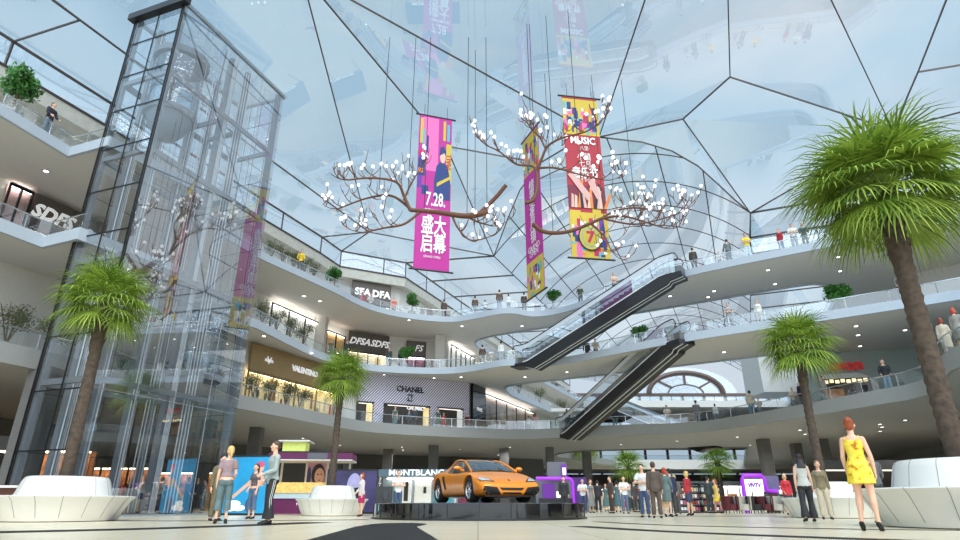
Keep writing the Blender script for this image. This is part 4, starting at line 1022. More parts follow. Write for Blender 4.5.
def make_body(J, vox=.0085, dec=None):
    F = Fig(); h = J['h']; fem = J['fem']; F.loft(torso_rings(J))
    if fem:
        for s in (-1, 1): F.blob(J['hip']+J['ln']*.37*h+V3((s*.068*h, -.085*h, 0)), .062*h, (1, .9, 1))
    for s in (-1, 1): F.blob(J['hip']+V3((s*.072*h, .045*h, -.03*h)), .088*h, (1, .9, 1))
    F.tube([J['neck']-J['nk']*.05*h, J['neck']+J['nk']*.09*h], [.062*h, .05*h if not fem else .044*h], 12)
    H = J['head']; fw = V3((0, -1, 0)); yaw = J.get('yaw', 0); Mz = Matrix.Rotation(yaw, 3, 'Z')
    def hp(x, y, z): return H+Mz @ V3((x*h, y*h, z*h))
    F.blob(H+Mz @ V3((0, .012*h, .02*h)), .1*h, (.80, .98, 1.05), Mz); F.blob(hp(0, -.03, -.035), .07*h, (.86, .86, 1.05), Mz); F.blob(hp(0, -.055, -.085), .034*h, (1, .9, .8))
    F.tube([hp(0, -.094, .015), hp(0, -.112, -.022)], [.009*h, .015*h], 6)
    for s in (-1, 1): F.blob(hp(s*.08, .008, -.012), .03*h, (.35, .7, 1.1), Mz); F.blob(hp(s*.042, -.068, -.018), .025*h)
    for s, k in ((-1, 'R'), (1, 'L')):
        S, E, W = J['sh'+k], J['el'+k], J['wr'+k]; q = .92 if fem else 1.0
        F.limb([S, S.lerp(E, .35), E], [.051*h*q, .048*h*q, .039*h*q]); F.limb([E, E.lerp(W, .3), W], [.04*h*q, .041*h*q, .027*h*q])
        F.blob(S+V3((-s*.02, 0, .0)), .054*h*q)
        f = J['hd'+k]; inn = V3((-s, 0, 0)); inn = (inn-f*inn.dot(f)); inn = inn.normalized() if inn.length > .1 else V3((0, 0, 1))
        ac = f.cross(inn).normalized()*(1 if f.cross(inn).y < 0 else -1)     # across the palm, thumb side forward
        P0 = W+f*.045*h; F.loft([ering(W+f*t_*h, ac*a*h, inn*b*h, 10) for t_, a, b in ((-.01, .027, .02), (.03, .034, .017), (.075, .042, .015), (.092, .040, .012))])
        for i, (o, l) in enumerate(((.030, .068), (.010, .078), (-.010, .072), (-.030, .056))):
            b0 = W+f*.085*h+ac*o*h; c1 = (f+inn*.25+ac*o*1.5).normalized(); c2 = (f+inn*.75).normalized(); c3 = (f+inn*1.2).normalized()
            q1 = b0+c1*l*.42*h; q2 = q1+c2*l*.34*h; q3 = q2+c3*l*.26*h; F.tube([b0-f*.02*h, b0, q1, q2, q3], [.0095*h, .0095*h, .009*h, .0082*h, .0065*h], 6)
        t0 = W+f*.028*h+ac*.026*h; t1 = t0+(f*.7+ac*.8+inn*.3).normalized()*.038*h; t2 = t1+(f+ac*.25+inn*.4).normalized()*.034*h; F.tube([t0-ac*.012, t0, t1, t2], [.014*h, .013*h, .0105*h, .0075*h], 6)
        A, K, N = J['hp'+k], J['kn'+k], J['an'+k]; cl = (N-K).normalized()
        F.limb([A, A.lerp(K, .35), A.lerp(K, .8), K], [.080*h, .080*h, .06*h, .054*h]); back = V3((0, .018*h, 0))
        F.limb([K, K.lerp(N, .3)+back, K.lerp(N, .7), N], [.053*h, .055*h, .037*h, .036*h])
        ft = J['ft'+k]; F.limb([N+V3((0, .03*h, -.03*h)), N+ft*.06*h-V3((0, 0, .03*h)), N+ft*.15*h-V3((0, 0, .045*h))], [.036*h, .036*h, .024*h])
    return remesh(F, vox*h, 'body', SKIN, 2, dec)
def leg_tube(F, J, upto, g, flare=0, k=None):
    h = J['h']
    for s, k in ((-1, 'R'), (1, 'L')):
        A, K, N = J['hp'+k], J['kn'+k], J['an'+k]; pts = [A, A.lerp(K, .4), K]; rad = [.078*h+g, .082*h+g, .062*h+g]
        if upto > 0:
            q = min(1.0, upto); pts += [K.lerp(N, q*.45)+V3((0, .012, 0)), K.lerp(N, q)]; rad += [.058*h+g+flare*.3, .046*h+g+flare]
        F.tube(pts, rad, 12); F.blob(A, rad[0]*.98)
def arm_tube(F, J, upto, g, cuff=.0):
    h = J['h']; q = .92 if J['fem'] else 1.0
    for s, k in ((-1, 'R'), (1, 'L')):
        S, E, W = J['sh'+k], J['el'+k], J['wr'+k]; F.blob(S+V3((-s*.025, 0, 0)), .060*h*q+g)
        if upto <= 1: F.tube([S, S.lerp(E, upto)], [.051*h*q+g, .050*h*q+g+cuff], 12)
        else:
            F.tube([S, S.lerp(E, .5), E], [.051*h*q+g, .048*h*q+g, .043*h*q+g], 12); F.blob(E, .043*h*q+g); F.tube([E, E.lerp(W, .4), E.lerp(W, upto-1)], [.043*h*q+g, .042*h*q+g, .033*h*q+g+cuff], 12)
def hair_fig(J, style):
    F = Fig(); h = J['h']; H = J['head']; Mz = Matrix.Rotation(J.get('yaw', 0), 3, 'Z')
    def hp(x, y, z): return H+Mz @ V3((x*h, y*h, z*h))
    F.blob(hp(0, .026, .042), .105*h, (.84, .98, .92)); F.blob(hp(0, .045, .0 if style == 'short' else -.01), .088*h, (.90, .80, .85 if style == 'short' else 1.0))
    if style == 'bun': F.blob(hp(0, .10, .075), .05*h); F.blob(hp(0, .05, .10), .05*h)
    if style == 'pony': F.blob(hp(0, .115, .04), .035*h); F.tube([hp(0, .12, .05), hp(0, .15, -.02), hp(0, .15, -.12), hp(0, .14, -.19)], [.03*h, .035*h, .03*h, .012*h], 8)
    if style == 'long':
        F.loft([ering(hp(0, .03+.02*i, .02-.055*i), Mz @ V3(((.088+.006*i)*h, 0, 0)), Mz @ V3((0, (.07-.006*i)*h, 0))) for i in range(6)])
    if style == 'bob':
        for s in (-1, 1): F.blob(hp(s*.06, .02, -.05), .055*h, (.7, 1.1, 1.4))
        F.blob(hp(0, .06, -.05), .075*h, (1.1, .7, 1.1))
    return F
def proto(name, p, hero=False):
    J = skeleton(p); J['yaw'] = p.get('yaw', 0); h = J['h']; vox = .0068 if hero else .0105; D = {}
    D['body'] = make_body(J, vox, None if hero else .5)
    gv = .010 if hero else .014
    def R_(F, n, dec=None): return remesh(F, gv, n, SKIN, 3, .6 if not hero else None)
    D['hair'] = R_(hair_fig(J, p.get('hair', 'short')), 'hair')
    kind = p['top']
    if kind == 'jacket':
        F = Fig(); rr = torso_rings(J, .024, .02, -.05); rr[0] = ering(J['hip']+V3((0, 0, -.12*h)), V3((.185*h, 0, 0)), V3((0, .135*h, 0))); F.loft(rr); arm_tube(F, J, 1.93, .015)
        for s in (-1, 1):
            if J['fem']: F.blob(J['hip']+J['ln']*.37*h+V3((s*.068*h, -.085*h, 0)), .078*h, (1, .9, 1))
            F.blob(J['hip']+V3((s*.07*h, .045*h, -.03*h)), .104*h, (1, .9, 1))
        D['jacket'] = R_(F, 'jacket')
    elif kind in ('tee', 'shirt', 'sleeveless', 'sweater'):
        F = Fig(); b = p.get('hem', -.06); rr = torso_rings(J, .013, .03 if kind != 'sleeveless' else .06, b)
        rr = [ering(J['hip']+J['ln']*b*h, V3((.186*h, 0, 0)), V3((0, .142*h, 0)))]+rr if b < 0 else rr
        F.loft(rr)
        if b < 0:
            for s in (-1, 1): F.blob(J['hip']+V3((s*.07*h, .042*h, -.0*h)), .100*h, (1, .9, .9))
        if J['fem']:
            for s in (-1, 1): F.blob(J['hip']+J['ln']*.37*h+V3((s*.068*h, -.085*h, 0)), .074*h, (1, .9, 1))
        if kind == 'tee': arm_tube(F, J, .62, .013, .01)
        if kind in ('shirt', 'sweater'): arm_tube(F, J, 1.92, .012)
        if kind == 'sleeveless':
            for s in (-1, 1): F.tube([J['hip']+J['ln']*.47*h+V3((s*.09*h, -.04, 0)), J['neck']+V3((s*.10*h, .01, -.015)), J['hip']+J['ln']*.47*h+V3((s*.09*h, .06, 0))], [.045*h]*3, 8)
        D[p.get('topname', 'shirt')] = R_(F, 'shirt')
    elif kind in ('dress', 'gown'):
        F = Fig(); up = .47; rr = torso_rings(J, .013, .545-up, .02)
        low = p['skirt']; k = 5; sk = []
        for i in range(k, 0, -1):
            f = i/k; c = J['hip']+V3((0, .01, -low*f*h)); w = .172*h+.012+(p.get('flare', .03))*f; d = .125*h+.012+p.get('flare', .03)*f; sk.append(ering(c, V3((w, 0, 0)), V3((0, d, 0))))
        F.loft(sk+rr)
        for s in (-1, 1): F.blob(J['hip']+V3((s*.072*h, .045*h, -.03*h)), .100*h, (1, .9, 1))
        if J['fem']:
            for s in (-1, 1): F.blob(J['hip']+J['ln']*.37*h+V3((s*.068*h, -.085*h, 0)), .073*h, (1, .9, 1))
        if p.get('sleeve'): arm_tube(F, J, p['sleeve'], .012); F.loft(torso_rings(J, .013, .03, .4))
        D['dress'] = R_(F, 'dress')
        if not p.get('sleeve'):
            F = MB()
            for s in (-1, 1): F.tube([J['hip']+J['ln']*.44*h+V3((s*.095*h, -.105*h, 0)), J['neck']+V3((s*.105*h, .0, -.012*h)), J['hip']+J['ln']*.45*h+V3((s*.095*h, .105*h, 0))], .008, 5)
            D['dress_strap'] = F.mesh('dress_strap', [SKIN])
    bt = p.get('bottom')
    if bt in ('trousers', 'capris', 'flared'):
        F = Fig(); F.loft(torso_rings(J, .009, .545-.09, -.2)); leg_tube(F, J, .93 if bt != 'capris' else .55, .012, {'trousers': .014, 'capris': .03, 'flared': .055}[bt])
        for s in (-1, 1): F.blob(J['hip']+V3((s*.072*h, .045*h, -.03*h)), .097*h, (1, .9, 1))
        D['trousers'] = R_(F, 'trousers')
        if p.get('stripe'):
            F = MB()
            for s, k in ((-1, 'R'), (1, 'L')):
                for dy in (-.018, .018):
                    a, b, c = (J[n+k] for n in ('hp', 'kn', 'an')); F.tube([a+V3((s*(.098*h+.012), dy, 0)), a.lerp(b, .5)+V3((s*(.075*h+.018), dy, 0)), b+V3((s*(.062*h+.016), dy, 0)), b.lerp(c, .5)+V3((s*(.055*h+.018), dy, 0)), b.lerp(c, .9)+V3((s*(.052*h+.02), dy, 0))], .006, 4)
            D['side_stripe'] = F.mesh('side_stripe', [SKIN])
    if bt == 'skirt':
        F = Fig(); low = p['skirt']; F.loft([ering(J['hip']+V3((0, .01, -low*f*h)), V3((.175*h+.01+.0*f, 0, 0)), V3((0, .125*h+.014, 0))) for f in (1, .66, .33, 0)]+[ering(J['hip']+J['ln']*.1*h, V3((.155*h, 0, 0)), V3((0, .108*h, 0)))])
        for s in (-1, 1): F.blob(J['hip']+V3((s*.072*h, .045*h, -.03*h)), .099*h, (1, .9, 1))
        D['skirt'] = R_(F, 'skirt')
    F = Fig()
    for k in 'RL':
        N, ft = J['an'+k], J['ft'+k]; lowz = N.z-.075*h
        F.limb([N+V3((0, .035*h, -.035*h)), N+ft*.07*h-V3((0, 0, .035*h)), N+ft*.17*h-V3((0, 0, .045*h))], [.042*h, .043*h, .030*h])
        if p.get('heel'): F.tube([N+V3((0, .045*h, -.05*h)), N+V3((0, .045*h, -.075*h-p['heel']*.9))], [.022, .009], 6)
    D['shoes'] = R_(F, 'shoes')
    H = J['head']; Mz = Matrix.Rotation(J['yaw'], 3, 'Z'); E = MB(); L = MB()
    for s in (-1, 1): E.ball(H+Mz @ V3((s*.034*h, -.088*h, .004*h)), 1, 8, sc=(.010*h, .006*h, .006*h))
    L.ball(H+Mz @ V3((0, -.092*h, -.062*h)), 1, 8, sc=(.022*h, .010*h, .008*h)); D['eyes'] = E.mesh('eyes', [EYE]); D['mouth'] = L.mesh('mouth', [LIP])
    PRO[name] = (D, J); return J
PRO = {}
DN = (((-.14, .02, -1), (-.06, -.14, -1)), ((.14, .02, -1), (.06, -.14, -1)))
ST_ = (((-.04, -.02, -1), (-.02, .06, -1)), ((.04, -.02, -1), (.02, .06, -1)))
def pose(armR=DN[0], armL=DN[1], legR=ST_[0], legL=ST_[1], **k): return dict(armR=armR, armL=armL, legR=legR, legL=legL, **k)
FOLD = dict(armR=((-.28, -.30, -.95), (.92, -.42, .12)), armL=((.28, -.30, -.95), (-.92, -.36, .02)))
proto('suit', pose(top='jacket', bottom='trousers'))
proto('polo', pose(top='tee', bottom='trousers', **FOLD))
proto('casual', pose(armR=((-.2, -.25, -1), (.1, -.8, -.6)), armL=((.2, -.25, -1), (-.1, -.8, -.6)), top='shirt', bottom='trousers'))
proto('hoodie', pose(h=1.76, top='sweater', topname='hoodie', bottom='flared', stripe=True, armR=((-.12, .10, -1), (.05, -.55, -.85)), armL=((.12, -.12, -1), (-.15, -.95, -.35)), legL=((.05, -.12, -1), (.02, .10, -1)), hem=-.10), True)
proto('tee_girl', pose(fem=True, top='tee', bottom='capris', hair='pony', hem=.06, armR=((-.16, .05, -1), (.25, -.6, -.8)), armL=((.16, .02, -1), (.04, -.2, -1)), heel=.04, yaw=.2), True)
proto('dress_bun', pose(fem=True, h=1.70, top='dress', skirt=.26, flare=.03, hair='bun', heel=.075, armR=((-.22, .02, -1), (-.04, -.12, -1)), armL=((.20, -.05, -1), (.02, -.4, -.9)), legR=((-.05, .05, -1), (-.02, .06, -1)), legL=((.02, -.10, -1), (.10, .04, -1))), True)
proto('long_hair', pose(fem=True, top='sleeveless', topname='top', bottom='flared', hair='long', legR=((-.06, -.20, -1), (-.02, -.02, -1)), legL=((.10, .16, -1), (.06, .32, -1)), hem=-.02, armL=((.2, .12, -1), (.02, -.12, -1))), True)
proto('sweater', pose(fem=True, top='sweater', topname='sweater', bottom='trousers', hair='short', yaw=.15), True)
proto('skirt_suit', pose(fem=True, top='jacket', bottom='skirt', skirt=.42, hair='bob', heel=.05, armR=((-.2, -.1, -1), (.2, -.7, -.7))))
proto('gown', pose(fem=True, top='gown', skirt=.62, flare=.06, sleeve=.6, hair='bun', heel=.04))
proto('short_dress', pose(fem=True, top='dress', skirt=.36, flare=.09, hair='long', heel=.05, legR=((-.04, -.28, -1), (-.02, .02, -1)), legL=((.04, .18, -1), (.02, .34, -1))))
SKINS = [smat('skin_light', 0, 0, 0), smat('skin_tan', 206, 154, 124, rough=.5, var=.04)]
def person(kind, label, x, y, z, rz, top, bottom=None, hair=(52, 38, 32), shoes=(40, 36, 36), sc=1.0, skin=0, group=None, extra=None):
    D, J = PRO[kind]; t = thing('person', label, 'person', (x, y, z), rz, group); t.scale = (sc, sc, sc)
    for n, me in D.items():
        o = link(n, me, t)
        c = {'hair': hair, 'shoes': shoes, 'trousers': bottom, 'skirt': bottom, 'side_stripe': (226, 226, 226)}.get(n, top)
        if n in ('eyes', 'mouth'): continue
        o.material_slots[0].link = 'OBJECT'
        o.material_slots[0].material = SKINS[skin] if n == 'body' else (extra if (extra and n == 'dress') else cmat(c or (60, 60, 60), 'hair' if n == 'hair' else 'cloth'))
    return t
# ================================================================ shop fronts on the galleries
GOLD = smat('bronze_cladding', 158, 132, 90, rough=.4, metal=.3, var=.06)
TAUPE = smat('taupe_sign_board', 92, 84, 78, rough=.5, var=.04)
LETW = mat('white_letter', (.93, .93, .93), rough=.4, var=0, emit=.35)
LETB = smat('black_letter', 24, 24, 26, rough=.4, var=0)
LETR = mat('red_letter', srgb(206, 38, 34), rough=.4, var=.02, emit=.25)
WARM = smat('glowing_warm_panel', 236, 208, 150, rough=.6, var=.2, scale=1.4, emit=.55)  # panel glows by itself, standing in for warm light inside the shops
PALEW = smat('glowing_pale_panel', 232, 230, 222, rough=.6, var=.08, emit=.4)  # emission added so the panel passes for a brightly lit interior
DIM = smat('dim_back_wall', 54, 48, 44, rough=.6, var=.2, scale=2)
WARML = mat('warm_lamp', (1, .82, .55), emit=9, var=0); COOLL = mat('cool_lamp', (1, .97, .93), emit=10, var=0); LOWL = mat('dim_lamp', (1, .9, .78), emit=1.5, var=0)
GOODS = [smat('goods_%d' % i, *c, rough=.7, var=.1) for i, c in enumerate(((150, 60, 50), (60, 84, 120), (214, 190, 140), (230, 228, 224), (70, 66, 64), (180, 120, 60), (110, 130, 100), (200, 90, 130)))]
def frame_at(poly, pl, pr, py0=None):
    """points and axes of a shop front between two photo columns of a wall line"""
    a, n, u = hit(poly, *pl); b, _, _ = hit(poly, *pr)
    d = V3((b.x-a.x, b.y-a.y, 0)); L = d.length; d.normalize(); n = V3((d.y, -d.x, 0)); 
    if n.y > 0 and abs(n.y) > .3: n = -n
    return a, b, d, n, L
def shop(label, poly, pl, pr, z0, z1, depth=1.6, sign=None, back=WARM, lamp=WARML, bays=3, sill=0, frame_m=BLACK, goods=10, seed=1, head=.0):
    a, b, d, n, L = frame_at(poly, pl, pr); rz = math.atan2(d.y, d.x)
    o = V3((a.x, a.y, z0))+n*.25; t = thing('boutique', label, 'shop front', o, rz); r = random.Random(seed)
    H = z1-z0; sz = sign[0] if sign else head; hz = H-sz; dp = min(depth, .20)
    inward = 1 if (Matrix.Rotation(rz, 3, 'Z') @ V3((0, 1, 0))).dot(n) < 0 else -1
    Y = lambda y: y*inward
    m = MB(); m.box((L/2, Y(.19), hz/2), (L-.06, .04, hz)); m.build('back_panel', [back], t)
    m = MB(); m.box((L/2, Y(-.02), hz-.06), (L-.2, .06, .14)); m.build('light_strip', [lamp], t)
    for i in range(bays):
        g = MB(); x0, x1 = L*i/bays+.04, L*(i+1)/bays-.04; g.quad((x0, Y(-.06), .05), (x1, Y(-.06), .05), (x1, Y(-.06), hz-.12), (x0, Y(-.06), hz-.12)); g.build('glass_pane', [WING], t)
    m = MB()
    for i in range(bays+1): m.box((min(max(L*i/bays, .04), L-.04), Y(-.06), hz/2), (.08, .1, hz))
    m.box((L/2, Y(-.06), hz-.06), (L, .1, .12)); m.box((L/2, Y(-.06), .04), (L, .1, .08)); m.build('window_frame', [frame_m], t)
    for i in range(goods):
        x = L*(i+.5)/goods+r.uniform(-.1, .1); h = r.uniform(.7, 1.5); w_ = r.uniform(.14, .3); z = r.choice((.1, .1, .9)); q = MB()
        q.lathe([(.01, 0), (w_*.6, 0), (w_*.5, h*.4), (w_*.42, h*.62), (w_*.62, h*.78), (w_*.5, h*.92), (w_*.15, h)], 8, c=(x, Y(.06), z), sy=.22); q.build('display_garment', [r.choice(GOODS)], t, smooth=60)
    if sign:
        m = MB(); m.box((L/2, Y(-.10), hz+sz/2), (L, .2, sz)); m.build('sign_board', [sign[1]], t)
        for (txt, fx_, size, mt, kw) in sign[2]:
            me = text_mesh(txt, size, ext=.03, **kw); me.materials.clear(); me.materials.append(mt)
            me.transform(Matrix.Translation((L*fx_, Y(-.22), hz+sz/2)) @ (Matrix.Rotation(PI, 4, 'Z') if inward < 0 else Matrix()) @ Matrix.Rotation(PI/2, 4, 'X')); link('lettering', me, t)
    return t
# --- lowest gallery
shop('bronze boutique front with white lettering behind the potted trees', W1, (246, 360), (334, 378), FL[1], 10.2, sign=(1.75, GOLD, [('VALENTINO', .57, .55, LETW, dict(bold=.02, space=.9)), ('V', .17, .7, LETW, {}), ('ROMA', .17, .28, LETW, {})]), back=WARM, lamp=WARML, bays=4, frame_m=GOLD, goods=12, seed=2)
def stripes_material():
    m = bpy.data.materials.new('lavender_stripe_panel'); m.use_nodes = True; t = m.node_tree; b = t.nodes['Principled BSDF']
    tc = t.nodes.new('ShaderNodeTexCoord'); mp = t.nodes.new('ShaderNodeMapping'); mp.inputs['Rotation'].default_value = (0, math.radians(-42), 0); wv = t.nodes.new('ShaderNodeTexWave'); wv.inputs['Scale'].default_value = 1.9; wv.bands_direction = 'X'; wv.inputs['Distortion'].default_value = 0
    rp = t.nodes.new('ShaderNodeValToRGB'); rp.color_ramp.elements[0].position = .40; rp.color_ramp.elements[1].position = .56
    rp.color_ramp.elements[0].color = srgb(120, 112, 134)+(1,); rp.color_ramp.elements[1].color = srgb(226, 222, 236)+(1,)
    t.links.new(tc.outputs['Object'], mp.inputs[0]); t.links.new(mp.outputs[0], wv.inputs['Vector']); t.links.new(wv.outputs['Color'], rp.inputs[0]); t.links.new(rp.outputs[0], b.inputs['Base Color']); b.inputs['Roughness'].default_value = .5; return m
LAV = stripes_material()
def chanel():
    a, b, d, n, L = frame_at(W1, (357, 400), (467.5, 400)); rz = math.atan2(d.y, d.x); H = 10.5-FL[1]; o = V3((a.x, a.y, FL[1]))+n*.35
    t = thing('boutique', 'wide shop front with lavender diagonal stripes and black lettering over three doorways', 'shop front', o, rz)
    X = lambda px: L*(px-357)/(467.5-357)
    ops = [(X(356.5), X(372)), (X(381), X(427)), (X(434), X(462))]; dh = 2.05
    m = MB(); edges_ = [0]+[v for q in ops for v in q]+[L]
    m.box((L/2, .1, (dh+H)/2), (L, .2, H-dh))
    for i in range(0, len(edges_), 2):
        if edges_[i+1]-edges_[i] > .05: m.box(((edges_[i]+edges_[i+1])/2, .1, dh/2), (edges_[i+1]-edges_[i], .2, dh))
    m.build('striped_panel', [LAV], t)
    m = MB(); m.box((L/2, .0, H-.06), (L, .34, .12)); m.build('top_rail', [BLACK], t)
    for i, (x0, x1) in enumerate(ops):
        m = MB(); m.box(((x0+x1)/2, .26, dh/2), (x1-x0, .06, dh)); m.build('entrance_back', [DIM], t)
        m = MB(); m.box(((x0+x1)/2, .12, dh-.05), (x1-x0, .2, .08)); m.build('lintel', [BLACK], t)
        m = MB(); m.box((x1-.3, .22, dh/2), (.5, .05, dh*.86)); m.build('lit_panel', [WARM if i < 2 else PALEW], t)
        m = MB(); m.box(((x0+x1)/2, .19, dh-.14), ((x1-x0)*.8, .05, .05)); m.build('light_strip', [LOWL], t)
        m = MB(); m.box(((x0*.65+x1*.35), .21, .6), ((x1-x0)*.3, .06, 1.0)); m.build('display_case', [GOODS[4]], t)
    for txt, px, z, s, mt, y in (('CHANEL', 406, 3.25, .62, LETB, -.03), ('CHANEL', 412, 1.78, .36, LETW, .16)):
        me = text_mesh(txt, s, ext=.03, bold=.02); me.materials.clear(); me.materials.append(mt); me.transform(Matrix.Translation((X(px), y, z)) @ Matrix.Rotation(PI/2, 4, 'X')); link('lettering', me, t)
    for mt, x, z, s, y in ((LETB, X(406), 2.58, .26, -.04), (LETW, X(412), 1.38, .13, .15)):
        for sg in (-1, 1):
            m = MB(); pts = [(x+sg*s*.34+sg*-1*0+s*math.cos(q)*.95*(1), y, z+s*math.sin(q)) for q in [math.radians(v) for v in range(-135, 136, 15)]]
            if sg > 0: pts = [(x-(p[0]-x)+0, p[1]-.01, p[2]) for p in [(x+s*-.0+s*.0+(-s*.34)+s*math.cos(math.radians(v)), y, z+s*math.sin(math.radians(v))) for v in range(-135, 136, 15)]]
            else: pts = [(x-s*.34+s*math.cos(math.radians(v)), y, z+s*math.sin(math.radians(v))) for v in range(-135, 136, 15)]
            m.tube(pts, s*.13, 6); m.build('monogram', [mt], t)
chanel()
shop('black glass corner of the boutique beside the striped shop', W1, (468.5, 395), (481, 398), FL[1], 10.3, sign=(4.2, GLOSSB, [('MVZC', .5, .42, LETW, {})]), back=DIM, lamp=LOWL, bays=1, goods=0)
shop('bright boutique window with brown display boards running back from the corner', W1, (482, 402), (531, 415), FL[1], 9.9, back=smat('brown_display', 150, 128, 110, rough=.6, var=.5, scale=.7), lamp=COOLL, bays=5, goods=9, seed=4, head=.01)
for lbl, poly, pl, pr, sg in (('dark shop front with red lettering on the right wing of the lowest gallery', WR1, (818, 380), (874, 378), None),):
    a, b, d, n, L = frame_at(poly, pl, pr); o = V3((a.x, a.y, FL[1])); 
    if n.dot(V3((0, 0, 0))-o) < 0: n = -n
    o += n*.3; rz = math.atan2(d.y, d.x); t = thing('boutique', lbl, 'shop front', o, rz); inw = 1 if (Matrix.Rotation(rz, 3, 'Z') @ V3((0, 1, 0))).dot(n) < 0 else -1
    m = MB(); m.prism([(0, 0), (L, 0), (L, 1.9), (L-.4, 2.5), (L-1.0, 2.75), (0, 2.75)], -.1, .1); 
    for i, v in enumerate(m.v): m.v[i] = (v[0], v[2], v[1])
    m.build('white_surround', [WHITE], t)
    m = MB(); m.box((L*.46, inw*-.12, 1.3), (L*.84, .06, 2.2)); m.build('dark_opening_sheet', [DIM], t)  # solid dark sheet, shade of the opening put into its colour
    m = MB()
    for k in range(8): m.box((L*.1+k*L*.10, inw*-.17, 2.2+.05*(k % 2)), (L*.07, .04, .22))
    m.build('menu_light', [mat('menu_lamp', (1, .85, .5), emit=1.2, var=0)], t)
    m = MB(); m.box((L*.2, inw*-.18, 1.25), (L*.36, .05, .9)); m.build('orange_poster', [smat('poster_orange', 226, 150, 92, rough=.5, var=.3, scale=2)], t)
    me = text_mesh('ovon', 1.05, ext=.05, bold=.03); me.materials.clear(); me.materials.append(LETR); me.transform(Matrix.Translation((L*.52, inw*-.1, 3.3)) @ (Matrix.Rotation(PI, 4, 'Z') if inw < 0 else Matrix()) @ Matrix.Rotation(PI/2, 4, 'X')); link('lettering', me, t)
# --- middle gallery
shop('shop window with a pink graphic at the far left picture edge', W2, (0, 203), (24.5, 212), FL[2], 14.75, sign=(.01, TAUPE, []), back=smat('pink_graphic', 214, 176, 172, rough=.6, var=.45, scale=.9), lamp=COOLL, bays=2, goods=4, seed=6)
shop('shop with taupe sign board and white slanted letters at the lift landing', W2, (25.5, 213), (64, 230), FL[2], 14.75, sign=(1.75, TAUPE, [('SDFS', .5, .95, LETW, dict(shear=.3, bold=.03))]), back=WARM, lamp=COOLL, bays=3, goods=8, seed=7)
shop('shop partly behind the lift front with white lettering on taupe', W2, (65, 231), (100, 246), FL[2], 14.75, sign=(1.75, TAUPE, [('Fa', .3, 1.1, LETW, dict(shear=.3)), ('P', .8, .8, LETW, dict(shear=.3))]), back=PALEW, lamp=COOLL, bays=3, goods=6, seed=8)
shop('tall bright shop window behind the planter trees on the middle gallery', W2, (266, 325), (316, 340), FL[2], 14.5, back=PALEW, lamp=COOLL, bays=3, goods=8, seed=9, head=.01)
shop('bright shop window with an orange panel between two pillars on the middle gallery', W2, (323, 340), (342, 347), FL[2], 14.2, back=smat('orange_panel', 240, 186, 120, rough=.6, var=.25, scale=1), lamp=COOLL, bays=2, goods=3, seed=10, head=.01)  # back panel is plain orange, without emission
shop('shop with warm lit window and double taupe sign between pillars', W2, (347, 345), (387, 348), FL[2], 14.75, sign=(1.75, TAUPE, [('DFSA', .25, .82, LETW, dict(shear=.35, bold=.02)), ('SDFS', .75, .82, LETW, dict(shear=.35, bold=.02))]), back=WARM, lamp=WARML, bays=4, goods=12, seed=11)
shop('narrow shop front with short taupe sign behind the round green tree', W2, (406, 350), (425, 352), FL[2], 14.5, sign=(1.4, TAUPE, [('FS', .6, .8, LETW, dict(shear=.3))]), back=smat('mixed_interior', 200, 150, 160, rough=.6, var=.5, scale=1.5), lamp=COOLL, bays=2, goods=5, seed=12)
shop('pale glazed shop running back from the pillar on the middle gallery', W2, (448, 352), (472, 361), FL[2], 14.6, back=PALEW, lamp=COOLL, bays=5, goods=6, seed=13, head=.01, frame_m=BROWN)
# --- top gallery
shop('top gallery shop with double taupe sign and white letters', W3, (350.5, 293), (389, 298), FL[3], 18.1, sign=(1.9, TAUPE, [('SFA', .27, .85, LETW, dict(bold=.03)), ('DFA', .75, .85, LETW, dict(bold=.03))]), back=WARM, lamp=COOLL, bays=4, goods=5, seed=14)
# ================================================================ ground floor kiosks and displays
PURP = smat('purple_panel', 124, 44, 168, rough=.35, var=.05); PLUM = smat('plum_band', 104, 32, 84, rough=.5, var=.05); LIME = mat('lime_lantern', srgb(196, 208, 110), rough=.5, var=.05, emit=.5)
GREYP = smat('grey_panel', 104, 104, 112, rough=.5, var=.05)
def gt(px, Y): return V3((gx(px, Y), Y, 0))
def poster_board(label, px, Y, w_, h_, rz, cols, frame_m=BLACK, z=0):
    c = gt(px, Y); t = thing('poster_stand', label, 'poster stand', (c.x, c.y, z), rz)
    m = MB(); m.box((0, .05, h_/2), (w_+.12, .1, h_)); m.build('case', [frame_m], t); m = MB(); m.box((0, -.01, h_/2), (w_, .03, h_-.16)); m.build('poster', [cols], t); return t
def figure_print(t, y, shapes):
    cols = list(dict.fromkeys(id(c) for c, _ in shapes)); mats_ = {id(c): c for c, _ in shapes}; m = MB()
    for k, (c, pts) in enumerate(shapes): m.add([(x, y-.003*k, z) for x, z in pts], [tuple(range(len(pts)))], cols.index(id(c)))
    m.build('printed_figure', [mats_[i] for i in cols], t)
AZURE = mat('azure_poster', srgb(30, 140, 190), rough=.4, var=.15, scale=1.2, emit=.25)
t = poster_board('blue poster case showing a reaching figure behind the girl in capris', 241, 26, 2.1, 2.35, -.15, AZURE)
sk, wh = SKIN, LETW
figure_print(t, -.03, [(sk, [(-.5, .75), (.2, 1.35), (.42, 1.5), (.5, 1.38), (.25, 1.2), (-.45, .62)]), (sk, el(.62, 1.85, .15, .18)), (GOODS[7], el(.6, 1.98, .2, .12)), (sk, [(.4, 1.4), (.75, 1.6), (.9, 1.2), (.5, 1.05)]), (wh, el(-.35, .45, .28, .12)), (wh, el(-.15, .28, .3, .12)), (wh, el(-.5, .25, .22, .1)), (GOODS[1], el(.35, .4, .22, .3))])
VIO = mat('violet_poster', srgb(60, 52, 98), rough=.4, var=.45, scale=.8, emit=.08)
t = poster_board('large violet backlit poster screen left of the car', 350, 30, 2.3, 2.0, .1, VIO)
